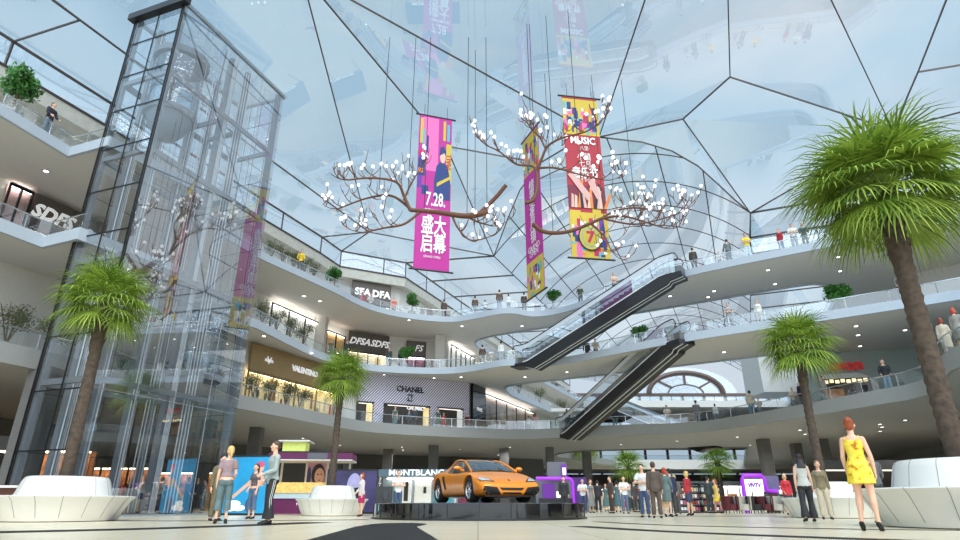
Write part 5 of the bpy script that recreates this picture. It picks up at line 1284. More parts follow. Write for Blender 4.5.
figure_print(t, -.03, [(smat('mist_print', 176, 170, 214, rough=.5, var=.1), el(.1, 1.2, .35, .62)), (LETB, el(.1, .75, .5, .28)), (LETB, el(.3, 1.05, .3, .12))])
def kiosk_left():
    c = gt(309, 31); t = thing('cosmetics_kiosk', 'kiosk with plum canopy, face poster and woven amber counter behind the grey hoodie man', 'kiosk', c, .08); t.scale = (.8, 1, .78)
    m = MB(); m.box((0, 0, .1), (4.6, 1.6, .2)); m.box((0, -.1, .55), (4.6, 1.3, .7)); m.build('counter_base', [PLUM], t)
    m = MB(); m.box((-.6, -.15, 1.05), (3.2, 1.3, .35)); m.build('pale_shelf', [smat('pale_blue_shelf', 200, 220, 230, rough=.3, var=.03)], t)
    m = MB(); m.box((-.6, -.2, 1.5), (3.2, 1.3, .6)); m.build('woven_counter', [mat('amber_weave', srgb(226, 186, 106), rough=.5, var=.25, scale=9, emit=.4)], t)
    for x in (-2.1, -.55, .75, 2.15): m = MB(); m.box((x, .6, 1.9), (.12, .12, 2.4)); m.build('post', [WHITE], t)
    m = MB(); m.box((.05, .62, 2.3), (1.2, .06, 1.5)); m.build('face_poster', [mat('face_print', srgb(150, 110, 120), rough=.4, var=.5, scale=1.1, emit=.3)], t)
    figure_print(t, .58, [(LETB, el(.2, 2.35, .42, .66)), (SKIN, el(.28, 2.25, .30, .50)), (LETB, el(.18, 2.36, .07, .03)), (LETB, el(.40, 2.36, .07, .03)), (LIP, el(.3, 2.0, .09, .04)), (VIO, el(-.38, 2.2, .14, .6))])
    m = MB(); m.box((0, 0, 3.35), (5.0, 2.0, .4)); m.build('plum_canopy', [PLUM], t); m = MB(); m.box((.4, -1.01, 3.35), (1.2, .02, .36)); m.build('sign_panel', [GREYP], t)
    m = MB(); m.box((0, 0, 3.12), (5.0, 2.0, .08)); m.build('white_trim', [WHITE], t); m = MB(); m.box((-.6, 0, 3.6), (3.6, 1.6, .12)); m.build('canopy_roof', [BLACK], t)
    m = MB(); m.box((-1.2, 0, 3.95), (1.4, 1.0, .6)); m.build('lantern', [LIME], t); m = MB(); m.box((-1.2, 0, 4.3), (1.9, 1.4, .1)); m.build('lantern_lid', [WHITE], t)
    me = text_mesh('NATURE REPUBLIC', .22, ext=.01); me.materials.clear(); me.materials.append(LETW); me.transform(Matrix.Translation((.3, -.77, .55)) @ Matrix.Rotation(PI/2, 4, 'X')); link('lettering', me, t)
    for k in range(7):
        m = MB(); x = .75+.16*k; m.lathe([(.01, 0), (.06, 0), (.06, .22), (.03, .27), (.03, .34), (.01, .34)], 8, c=(x, -.4, .92)); o = m.build('cosmetic_bottle', [GOODS[k % 8]], None, smooth=60); o.location = c+V3((0, 0, -.2)); o.rotation_euler.z = .08; tag(o, 'small bottle on the counter of the plum canopy kiosk', 'bottle', 'bottles on the plum kiosk counter')
kiosk_left()
def montblanc():
    c = gt(418, 44); t = thing('shop_kiosk', 'glazed shop with slate lettered fascia and white display doors behind the car', 'shop', c); t.scale = (1, 1, .86)
    m = MB(); m.box((0, 1.2, 1.5), (5.4, .2, 3.0)); m.build('back_wall', [smat('cool_grey_wall', 150, 164, 170, rough=.5, var=.06)], t)
    m = MB(); m.box((0, 0, 2.85), (5.4, 2.2, .55)); m.build('fascia', [smat('slate_fascia', 92, 116, 128, rough=.4, var=.05)], t)
    me = text_mesh('MONTBLANC', .62, ext=.02, bold=.015); me.materials.clear(); me.materials.append(LETW); me.transform(Matrix.Translation((-.1, -1.13, 2.85)) @ Matrix.Rotation(PI/2, 4, 'X')); link('lettering', me, t)
    tl = smat('teal_panel', 70, 170, 190, rough=.3, var=.05)
    for x, w_, mt in ((-1.0, .95, PALEW), (.2, 1.2, PALEW), (1.9, .8, tl), (-1.75, .3, tl), (1.15, .25, tl)): m = MB(); m.box((x, 1.05, 1.35), (w_, .06, 2.3)); m.build('display_panel', [mt], t)
    for x in (-2.6, -.35, 2.6): m = MB(); m.box((x, -1.0, 1.3), (.1, .1, 2.6)); m.build('post', [CHROME], t)
    m = MB(); m.box((-1.0, .95, 1.5), (.3, .05, 1.5)); m.box((.35, .95, 1.6), (.2, .05, .5)); m.box((.3, .95, .5), (.3, .05, .2)); m.build('pictogram', [GOODS[4]], t)
    m = MB(); m.box((0, .9, 2.5), (4.8, .1, .06)); m.build('light_strip', [COOLL], t)
montblanc()
def purple_kiosk():
    c = gt(556, 36); t = thing('phone_kiosk', 'kiosk with glowing purple arch frame right of the car', 'kiosk', c); t.scale = (.72, .8, .82)
    m = MB(); m.box((0, .9, 1.1), (2.9, .1, 2.2)); m.build('back_wall', [GREYP], t)
    m = MB(); m.tube([(-1.5, -.2, 2.2), (1.1, -.2, 2.2), (1.32, -.2, 2.12), (1.4, -.2, 1.9), (1.4, -.2, .0)], .13, 8); m.build('arch_frame', [mat('purple_glow', srgb(160, 50, 214), rough=.4, var=0, emit=.35)], t, smooth=60)
    m = MB(); m.box((.25, .6, 2.85), (1.5, .5, 1.0)); m.build('sign_tower', [GREYP], t); m = MB(); m.box((.85, .3, 2.75), (.45, .1, .85)); m.build('sign_panel', [PURP], t); m = MB(); m.box((.85, .24, 2.7), (.28, .02, .5)); m.build('sign_mark', [LETW], t)
    m = MB(); m.box((.35, -.1, 1.15), (.5, .1, .4)); m.build('screen', [mat('screen_glow', (.95, .92, .85), emit=1.2, var=0)], t); m = MB(); m.box((0, 0, .45), (2.6, .6, .9)); m.build('counter', [BLACK], t)
    m = MB(); m.box((-.4, .82, 1.3), (1.0, .04, 1.2)); m.build('display_panel', [PURP], t)
    c = gt(574, 38); t = thing('poster_stand', 'dark purple poster panel beside the purple arch kiosk', 'poster stand', c); m = MB(); m.box((0, 0, 1.2), (1.7, .1, 1.5)); m.build('poster', [mat('purple_print', srgb(72, 30, 110), rough=.4, var=.6, scale=2, emit=.25)], t); m = MB(); m.box((0, 0, .25), (1.9, .3, .5)); m.build('base', [GREYP], t)
purple_kiosk()
def shelf_unit():
    for j, (px, lb) in enumerate(((691, 'dark shelf rack packed with small goods behind the red jacket woman'), (711.5, 'dark shelf rack with rows of pink and white goods, right of two'))):
        c = gt(px, 34); t = thing('shelf_rack', lb, 'shelf', c); m = MB(); W = 1.2
        m.box((0, .2, .75), (W, .04, 1.5)); m.box((-W/2, 0, .75), (.05, .4, 1.5)); m.box((W/2, 0, .75), (.05, .4, 1.5)); m.build('frame', [BLACK], t)
        for k in range(5): s_ = MB(); s_.box((0, 0, .08+.32*k), (W, .4, .04)); s_.build('shelf', [GREYP], t)
        r = random.Random(j+3)
        for k in range(4):
            for i in range(7):
                b = MB(); b.box((0, 0, .1), (.11, .12, r.uniform(.14, .22))); o = b.build('product_box', [GOODS[(0, 7, 3, 2, 3, 7)[r.randint(0, 5)]]], None); o.location = (c.x-W/2+.12+i*.16, c.y-.08, .11+.32*k); tag(o, 'small product box standing on the %s shelf rack' % ('left' if j == 0 else 'right'), 'product box', 'product boxes on the %s rack' % ('left' if j == 0 else 'right'))
shelf_unit()
def viva():
    c = gt(760, 34); t = thing('media_kiosk', 'media stand with purple rounded frame and white screen behind the tub chairs', 'kiosk', c); t.scale = (.72, .9, .82)
    m = MB(); m.tube([(-.95, 0, 0), (-.95, 0, 2.05), (-.8, 0, 2.3), (.55, 0, 2.3), (.72, 0, 2.05), (.78, 0, 1.35), (1.6, 0, 1.3)], .14, 8); m.build('purple_frame', [mat('purple_glow', (1, 1, 1))], t, smooth=60)
    m = MB(); m.box((-.1, .02, 1.68), (1.35, .08, .8)); m.build('screen', [mat('white_screen', (.96, .94, .98), emit=1.0, var=0)], t)
    me = text_mesh('VIVTV', .36, ext=.01, bold=.02); me.materials.clear(); me.materials.append(PURP); me.transform(Matrix.Translation((-.1, -.05, 1.68)) @ Matrix.Rotation(PI/2, 4, 'X')); link('lettering', me, t)
    m = MB(); m.bar((-.8, -.4, .35), (.6, -.5, 1.05), .12, .3); m.ball((-.6, -.4, .4), .2, 8); m.build('black_ride_rig', [BLACK], t); m = MB(); m.box((1.1, .1, .6), (.8, .4, 1.2)); m.build('side_counter', [smat('dark_brown_panel', 62, 36, 32, rough=.5, var=.1)], t)
    m = MB(); m.box((1.4, .3, 1.85), (1.2, .05, .9)); m.build('violet_panel', [smat('violet_glass', 104, 92, 130, rough=.2, var=.1)], t)
viva()
TUBG = smat('beige_upholstery', 178, 172, 160, rough=.8, var=.06); TUBR = smat('maroon_upholstery', 84, 24, 32, rough=.7, var=.08); TUBB = smat('black_upholstery', 36, 32, 32, rough=.7, var=.08)
for px, mt, lb in ((732, TUBR, 'maroon tub armchair at left end of the row by the media stand'), (744.5, TUBG, 'beige tub armchair second from left by the media stand'), (757, TUBB, 'black tub armchair in the middle of the row by the media stand'), (766.5, TUBR, 'maroon tub armchair between black and beige ones by the media stand'), (778, TUBG, 'beige tub armchair at right end of the row by the media stand')):
    c = gt(px, 31.5); t = thing('tub_armchair', lb, 'armchair', c, group='tub armchairs by the media stand')
    m = MB(); m.lathe([(.30, .14), (.40, .16), (.43, .5), (.44, .78), (.40, .80), (.33, .78), (.32, .42)], 20, a0=PI*.15, a1=PI*1.85-PI*0); 
    for i, v in enumerate(m.v): m.v[i] = (-v[1], -v[0], v[2])
    m.build('backrest', [mt], t, smooth=50); m = MB(); m.lathe([(.01, .14), (.34, .14), (.35, .42), (.01, .44)], 20); m.build('seat', [mt], t, smooth=50)
    for a in (.8, 2.3, 3.9, 5.5): m = MB(); m.tube([(.26*math.cos(a), .26*math.sin(a), 0), (.26*math.cos(a), .26*math.sin(a), .15)], .02, 6); m.build('leg', [BLACK], t)
CAFE = smat('painted_warm_light', 176, 112, 66, rough=.6, var=.6, scale=2.5)  # mottled amber colour imitates dim warm light in the shops
# dim shops along the back wall of the ground floor, lit from inside
for i, (px, Y, w_, bk, lb) in enumerate(((30, 27, 4, CAFE, 'warm lit cafe counter at the far left behind the lift tower'), (95, 40, 7, CAFE, 'warm lit shop seen through the lift tower, left one'), (165, 46, 8, CAFE, 'warm lit shop seen through the lift tower, right one'), (395, 68, 4, DIM, 'dim shop between the dark columns behind the car at left'), (470, 66, 6, GREYP, 'grey shop front in the shade directly behind the car roof'), (640, 95, 18, PALEW, 'wide pale lit shop behind the crowd under the floor opening'), (735, 80, 14, PALEW, 'pale glazed shop behind the tub armchairs'), (890, 42, 8, DIM, 'dim shop front in the shade behind the yellow dress woman'))):
    c = gt(px, Y); t = thing('lit_shop', lb, 'shop', c); hh = 2.6
    m = MB(); m.box((0, .4, hh/2), (w_, .1, hh)); m.build('back_panel', [bk], t); m = MB(); m.box((0, 0, hh+.3), (w_, .9, .6)); m.build('fascia', [PLASD], t)
    m = MB(); m.box((0, -.1, hh-.04), (w_*.94, .5, .06)); m.build('light_strip', [WARML if bk is CAFE else COOLL if bk is PALEW else LOWL], t)
    n_ = max(2, int(w_/1.5)); r = random.Random(i)
    for k in range(n_+1): m = MB(); m.box((-w_/2+w_*k/n_, -.35, hh/2), (.1, .1, hh)); m.build('post', [BLACK], t)
    for k in range(n_): m = MB(); hgt = r.uniform(.9, 1.7); m.box((-w_/2+w_*(k+.5)/n_, .1, hgt/2), (w_/n_*.6, .4, hgt)); m.build('display_cabinet', [r.choice(GOODS)], t)
t = thing('cafe_bar', 'dark wood bar with white counter at far left behind the bench', 'bar', gt(6, 20)); m = MB(); m.box((0, 0, .45), (3.4, .7, .9)); m.build('front', [smat('red_brown_wood', 92, 44, 28, rough=.4, var=.2)], t); m = MB(); m.box((0, -.05, .93), (3.6, .9, .07)); m.build('counter_top', [WHITE], t)
t = thing('phone_booth', 'dark grey terminal cabinet left of the car beside the podium', 'cabinet', gt(383, 29)); t.scale = (.7, .7, .62); m = MB(); m.box((0, 0, .95), (1.0, .7, 1.9)); m.build('body', [smat('charcoal_cabinet', 58, 58, 60, rough=.4, var=.06)], t); m = MB(); m.box((.15, -.36, 1.25), (.4, .03, .5)); m.build('screen', [GLOSSB], t); m = MB(); m.box((.15, -.37, .7), (.3, .03, .25)); m.build('keypad', [LETB], t)
# the downlights in the ground floor soffit give real light
for o_ in [o for o in COL.objects if o.get('category') == 'downlight' and o.location.z < 6]:
    l = bpy.data.lights.new('ceiling_lamp', 'SPOT'); l.energy = 340; l.shadow_soft_size = .06; l.color = (1, .98, .96); l.spot_size = math.radians(165); l.spot_blend = 1.0
    o = bpy.data.objects.new('ceiling_lamp', l); COL.objects.link(o); o.location = o_.location+V3((0, 0, -.05))
# ================================================================ planting
LEAF_O = smat('olive_leaf', 98, 106, 74, rough=.6, var=.3, scale=3); LEAF_G = smat('deep_green_leaf', 62, 116, 44, rough=.5, var=.35, scale=3); LEAF_W = smat('speckled_leaf', 150, 156, 130, rough=.6, var=.5, scale=8)
POTM = smat('grey_planter', 150, 150, 148, rough=.6, var=.05); STEM = smat('brown_stem', 92, 76, 58, rough=.8, var=.15)
def leaf_cloud(seed, n, rx, rz_, cz, size, m, shell=.5, lumps=1, name='crown'):
    r = random.Random(seed); b = MB(); C = [(0, 0, 0)] if lumps == 1 else [(r.uniform(-.5, .5)*rx, r.uniform(-.5, .5)*rx, r.uniform(-.45, .5)*rz_) for _ in range(lumps)]
    sc = 1 if lumps == 1 else .6
    for i in range(n):
        while True:
            p = V3((r.uniform(-1, 1), r.uniform(-1, 1), r.uniform(-1, 1)))
            if .05 < p.length < 1: break
        p = p.normalized()*(shell+(1-shell)*r.random()); c = C[i % len(C)]
        q = V3((c[0]+p.x*rx*sc, c[1]+p.y*rx*sc, cz+c[2]+p.z*rz_*sc)); a = V3((r.gauss(0, 1), r.gauss(0, 1), r.gauss(0, .7)+.2)).normalized(); u = a.orthogonal().normalized(); s = size*r.uniform(.7, 1.3)
        b.add([q-a*s, q+u*s*.45, q+a*s, q-u*s*.45], [(0, 1, 2, 3)])
    me = bpy.data.meshes.new(name); me.from_pydata(b.v, [], b.f); me.materials.append(m); return me
def plant(kind, h, seed):
    """(pot, trunk, crown) meshes for one kind of potted tree"""
    r = random.Random(seed); m = MB(); m.lathe([(.01, 0), (.26, 0), (.32, .42), (.29, .44), (.27, .38), (.01, .38)], 18); pot = m.mesh('pot', [POTM], 40)
    m = MB()
    if kind == 'round':
        m.tube([(0, 0, .36), (.02, 0, h*.5), (0, .02, h*.62)], [.05, .04, .03], 6); cr = leaf_cloud(seed, 1500, h*.33, h*.28, h*.72, .085, LEAF_G, .35, 6)
    else:
        for k in range(7):
            a = k*.9+r.uniform(-.3, .3); d = h*r.uniform(.15, .34); m.tube([(0, 0, .36), (math.cos(a)*d*.4, math.sin(a)*d*.4, h*.5), (math.cos(a)*d, math.sin(a)*d, h*.92)], [.03, .022, .008], 5)
        cr = leaf_cloud(seed, 900 if kind == 'olive' else 1100, h*.36, h*.34, h*.66, .055, LEAF_O if kind == 'olive' else LEAF_W, .2, 7)
    return pot, m.mesh('trunk', [STEM]), cr
PLM = {('round', 0): plant('round', 2.0, 1), ('round', 1): plant('round', 2.0, 2), ('olive', 0): plant('olive', 2.2, 3), ('olive', 1): plant('olive', 2.2, 4), ('speck', 0): plant('speck', 2.3, 5)}
def project(x, y, z):
    ct, st = math.cos(TILT), math.sin(TILT); zc = y*ct+(z-CH)*st; yc = -y*st+(z-CH)*ct
    return CX+FPX*x/zc, 270-FPX*yc/zc
def on_edge(E, px, d, z, ymin=10, ymax=88):
    Q = offset(E, d); best = None
    for a, b in zip(Q, Q[1:]):
        if max(a[1], b[1]) < ymin: continue
        pa, pb = project(*a, z)[0]-px, project(*b, z)[0]-px
        if (pa <= 0) != (pb <= 0):
            f = pa/(pa-pb); q = V3((a[0]+(b[0]-a[0])*f, a[1]+(b[1]-a[1])*f, 0))
            if ymin < q.y < ymax and (best is None or q.y < best.y): best = q
    return best
def potted(kind, var, label, E, px, d, lv, sc=1.0, at=None, zo=0, group=None):
    z = FL[lv] if lv else 0; q = at if at is not None else on_edge(E, px, d, z+1)
    if q is None: print('NO PLANT', label); return
    t = thing('potted_tree' if kind == 'round' else 'potted_shrub', label, 'plant', (q.x, q.y, z+zo), px*.7, group); t.scale = (sc, sc, sc)
    for n, me in zip(('pot', 'trunk', 'crown'), PLM[(kind, var)]): link(n, me, t)
potted('round', 0, 'broad leafy bush at the top left corner on the top gallery edge', E3, 13, .8, 3, 1.35)
potted('round', 1, 'round dark green tree on the top gallery just left of the lettered shop', E3, 335, .7, 3, 1.0)
potted('round', 0, 'round dark green tree on the top gallery right of the lettered shop', E3, 412, .7, 3, 1.05)
potted('round', 1, 'round dark green tree on the top bridge below the slim banner', E3, 553, .7, 3, 1.05)
potted('round', 0, 'low green bush at the head of the upper escalator', E3, 664, 1.6, 3, .8)
for k, px in enumerate((272, 283, 294, 305, 314)): potted('olive', k % 2, ('first', 'second', 'third', 'fourth', 'fifth')[k]+' olive shrub from the lift tower in the top gallery planter row', E3, px, .8, 3, .8, group='olive shrubs on the top gallery')
for k, px in enumerate((263, 277, 291, 304)): potted('olive', k % 2, ('first', 'second', 'third', 'fourth')[k]+' grey green shrub from the lift tower along the middle gallery', E2, px, .8, 2, .95, group='shrubs on the middle gallery')
potted('round', 1, 'round green tree before the short taupe sign on the middle gallery', E2, 408, .6, 2, 1.0)
potted('round', 0, 'big round green tree on the middle gallery between the right hand palms', E2, 839, 2.2, 2, 1.15)
potted('round', 1, 'dark green bush at the head of the lower escalator', E2, 641, 1.6, 2, .9)
potted('olive', 1, 'green shrub seen through the opening behind the middle bridge', H2, 506, -.8, 2, 1.0)
for k, px in enumerate((254, 270, 286, 300)): potted('olive', k % 2, ('first', 'second', 'third', 'fourth')[k]+' olive tree from the lift tower in front of the bronze boutique', E1, px, .7, 1, .98, group='olive trees before the bronze boutique')
potted('olive', 0, 'grey green tree at the far left edge on the lowest gallery', E1, 6, .8, 1, 1.0); potted('olive', 1, 'grey green tree on the lowest gallery between far left tree and the palm', E1, 49, .8, 1, .95)
potted('olive', 1, 'green plant on the lowest gallery seen through the lift glass, left', E1, 118, .9, 1, .7); potted('round', 1, 'dark green bush seen through the lift glass on the lowest gallery', E1, 168, 1.0, 1, .8); potted('round', 0, 'green bush at right side of the lift glass on the lowest gallery', E1, 212, 1.0, 1, .8)
potted('speck', 0, 'pale speckled shrub behind the red haired woman at right edge', E1, 947, 2.4, 1, 1.15); potted('speck', 0, 'pale speckled shrub at the far right edge of the lowest gallery', E1, 968, 3.6, 1, .95)
for k, (px, Y) in enumerate(((560, 62), (566, 68), (573, 76))): potted('olive', k % 2, ('nearest', 'middle', 'farthest')[k]+' planter shrub along the rear hall edge of the middle gallery', H2, 0, 0, 2, 1.2, at=V3((3.2-1.0+(Y-57.5)*.464, Y, 0)), group='rear hall planter shrubs')
# ================================================================ people on the ground floor
JEAN, JEAN2, BLK, CHAR, BRN, TEAL, NAVY, WHT, REDC, GRY, TAN, MAR, OLV, BEI = (86, 104, 128), (62, 78, 110), (44, 42, 46), (66, 66, 70), (78, 62, 54), (84, 112, 112), (46, 52, 78), (222, 222, 220), (168, 48, 52), (140, 144, 148), (178, 156, 128), (112, 40, 52), (102, 96, 72), (196, 182, 158)
BLOND, GING, DKH, BRH = (216, 178, 112), (142, 70, 36), (36, 32, 32), (78, 54, 40)
FLORAL = bpy.data.materials.new('yellow_floral_cloth'); FLORAL.use_nodes = True
_t = FLORAL.node_tree; _b = _t.nodes['Principled BSDF']; _tc = _t.nodes.new('ShaderNodeTexCoord'); _v = _t.nodes.new('ShaderNodeTexNoise'); _v.inputs['Scale'].default_value = 11; _v.inputs['Detail'].default_value = 3
_r = _t.nodes.new('ShaderNodeValToRGB'); _e = _r.color_ramp.elements; _e[0].position = .36; _e[0].color = srgb(190, 120, 30)+(1,); _e[1].position = .44; _e[1].color = srgb(236, 206, 44)+(1,)
_q = _e.new(.66); _q.color = srgb(242, 222, 90)+(1,)
_t.links.new(_tc.outputs['Object'], _v.inputs['Vector']); _t.links.new(_v.outputs['Fac'], _r.inputs[0]); _t.links.new(_r.outputs[0], _b.inputs['Base Color']); _b.inputs['Roughness'].default_value = .7
def face_cam(x, y, off=0): return math.atan2(-x, y)+off
def gp(kind, label, px, Y, face, top, bottom=None, hair=BRH, sc=1.0, **k):
    x = gx(px, Y); person(kind, label, x, Y, 0, face_cam(x, Y, face), top, bottom, hair, sc=sc, **k)
B = PI
gp('tee_girl', 'woman seen from behind in pinkish grey tee and cropped jeans, blond ponytail', 220, 14.6, B, (150, 128, 132), (94, 116, 120), BLOND, sc=1.0)
gp('hoodie', 'man in grey hooded top and striped black track pants facing left', 267, 14.4, -1.25, (158, 168, 164), (42, 42, 44), BRH, sc=1.02)
gp('dress_bun', 'woman in short yellow floral dress and black heels leaning at the big bench', 873, 10.5, B-.15, (230, 200, 50), None, GING, shoes=(20, 20, 20), extra=FLORAL, sc=1.02)
gp('long_hair', 'woman with long black hair, pale grey top and black flared trousers walking away', 811, 16.3, B+.25, (196, 196, 190), (44, 44, 48), DKH, sc=1.0)
gp('sweater', 'woman in olive sweater and beige trousers standing at the bench facing us', 828, 18.9, .1, (128, 116, 90), BEI, (120, 92, 62), sc=1.0)
gp('casual', 'man in grey shirt half hidden behind the big right bench', 884, 15.6, B+.4, (98, 102, 106), CHAR, DKH, sc=.95)
gp('suit', 'person in olive clothes standing left behind the blond ponytail woman', 214, 17.2, .4, OLV, OLV, DKH, sc=.95)
gp('tee_girl', 'woman in dark striped top and jeans in front of the blue poster', 250, 19.2, -.9, (92, 84, 90), (78, 100, 128), BRH, sc=.93)
gp('skirt_suit', 'woman with pale blouse and magenta skirt at the small bench', 360, 23.3, -1.3, (214, 204, 204), (176, 28, 92), GING, sc=.88)
gp('polo', 'man in white polo with folded arms standing behind the podium left of the car', 397, 27, .1, WHT, JEAN2, BRH, sc=1.02)
for a in ((584, 34, 'polo', 0, WHT, JEAN2, DKH, 'man in white polo and jeans, folded arms, at left end of the crowd'), (592, 33.2, 'gown', .6, (120, 124, 122), None, GING, 'red haired woman in long grey dress beside the first white polo man'), (599, 36, 'suit', B, BLK, BLK, DKH, 'man in black suit seen from behind at left of the crowd'), (607, 40, 'gown', .4, TEAL, None, GING, 'woman in teal dress with red hair in the middle of the crowd'), (612.5, 32, 'suit', -1.1, BRN, BRN, BRH, 'man in brown suit turned right in the middle of the crowd'), (618.5, 36, 'gown', B, (70, 96, 104), None, DKH, 'woman in dark teal dress behind the turned brown suit man'), (626, 31, 'polo', .2, WHT, JEAN, BRH, 'man in white shirt and pale jeans, folded arms, mid crowd'), (636, 37, 'suit', .8, (62, 62, 60), (62, 62, 60), DKH, 'man in charcoal suit behind the mid crowd white shirt man'), (641.5, 39, 'sweater', B, REDC, BLK, BRH, 'woman in red sweater deep in the crowd'), (632, 42, 'casual', 0, GRY, CHAR, DKH, 'man in pale grey shirt at the back of the crowd'), (646, 21.8, 'polo', -.2, WHT, JEAN2, DKH, 'tall man in white shirt with folded arms next to the near brown suit'), (658, 20.6, 'suit', B, (88, 74, 66), (88, 74, 66), BRH, 'man in brown suit seen from behind, nearest of the crowd'), (669, 22.6, 'skirt_suit', B-.4, (96, 112, 112), (96, 112, 112), (176, 58, 30), 'woman with bright red hair in grey green suit right of the brown suit man'), (674, 24.5, 'suit', B+.5, NAVY, CHAR, DKH, 'man in navy jacket just right of the red haired woman'), (678, 30, 'suit', B, (104, 92, 84), (80, 72, 70), BLOND, 'person in taupe coat behind the navy jacket man'), (691, 25, 'skirt_suit', B+.9, (172, 44, 54), (58, 66, 92), BLOND, 'blond woman in red jacket and denim skirt before the shelf rack'), (711.5, 32.6, 'suit', B-.6, (64, 68, 72), (64, 68, 72), DKH, 'man in dark grey suit at right of the shelf racks'), (719, 32, 'short_dress', -1.4, (224, 190, 60), None, GING, 'woman in yellow dress walking beside the dark grey suit man'), (791, 27, 'skirt_suit', .2, (196, 46, 60), CHAR, BLOND, 'blond person in bright red top behind the beige tub armchair'),
          (372, 33, 'casual', .5, (150, 160, 170), CHAR, BRH, 'person in pale grey top in the shade right of the magenta skirt woman'), (565, 31, 'suit', 0, BLK, BLK, DKH, 'person in black beside the purple arch kiosk')):
    gp(a[2], a[7], a[0], a[1], a[3], a[4], a[5], a[6], sc=.97+.05*((a[0]*7) % 1))
for k, (px, Y, kd, c1, c2, nm) in enumerate(((124, 33, 'skirt_suit', REDC, REDC, 'red suit'), (133, 32, 'short_dress', (226, 160, 60), None, 'orange dress'), (140, 35, 'suit', CHAR, CHAR, 'charcoal suit'), (148, 33, 'sweater', (176, 48, 54), JEAN, 'red sweater and jeans'), (157, 34, 'polo', WHT, JEAN, 'white polo'), (165, 36, 'suit', BRN, BRN, 'brown suit'), (173, 33, 'gown', (120, 140, 96), None, 'sage green dress'), (184, 34, 'casual', MAR, CHAR, 'maroon shirt'), (193, 35, 'suit', (60, 70, 84), CHAR, 'slate jacket'), (201, 33, 'sweater', GRY, JEAN, 'grey sweater'))):
    gp(kd, 'person in %s behind the glass at the lift tower foot' % nm, px, Y, (k*1.9) % 6.2, c1, c2, (DKH, BRH, BLOND)[k % 3])
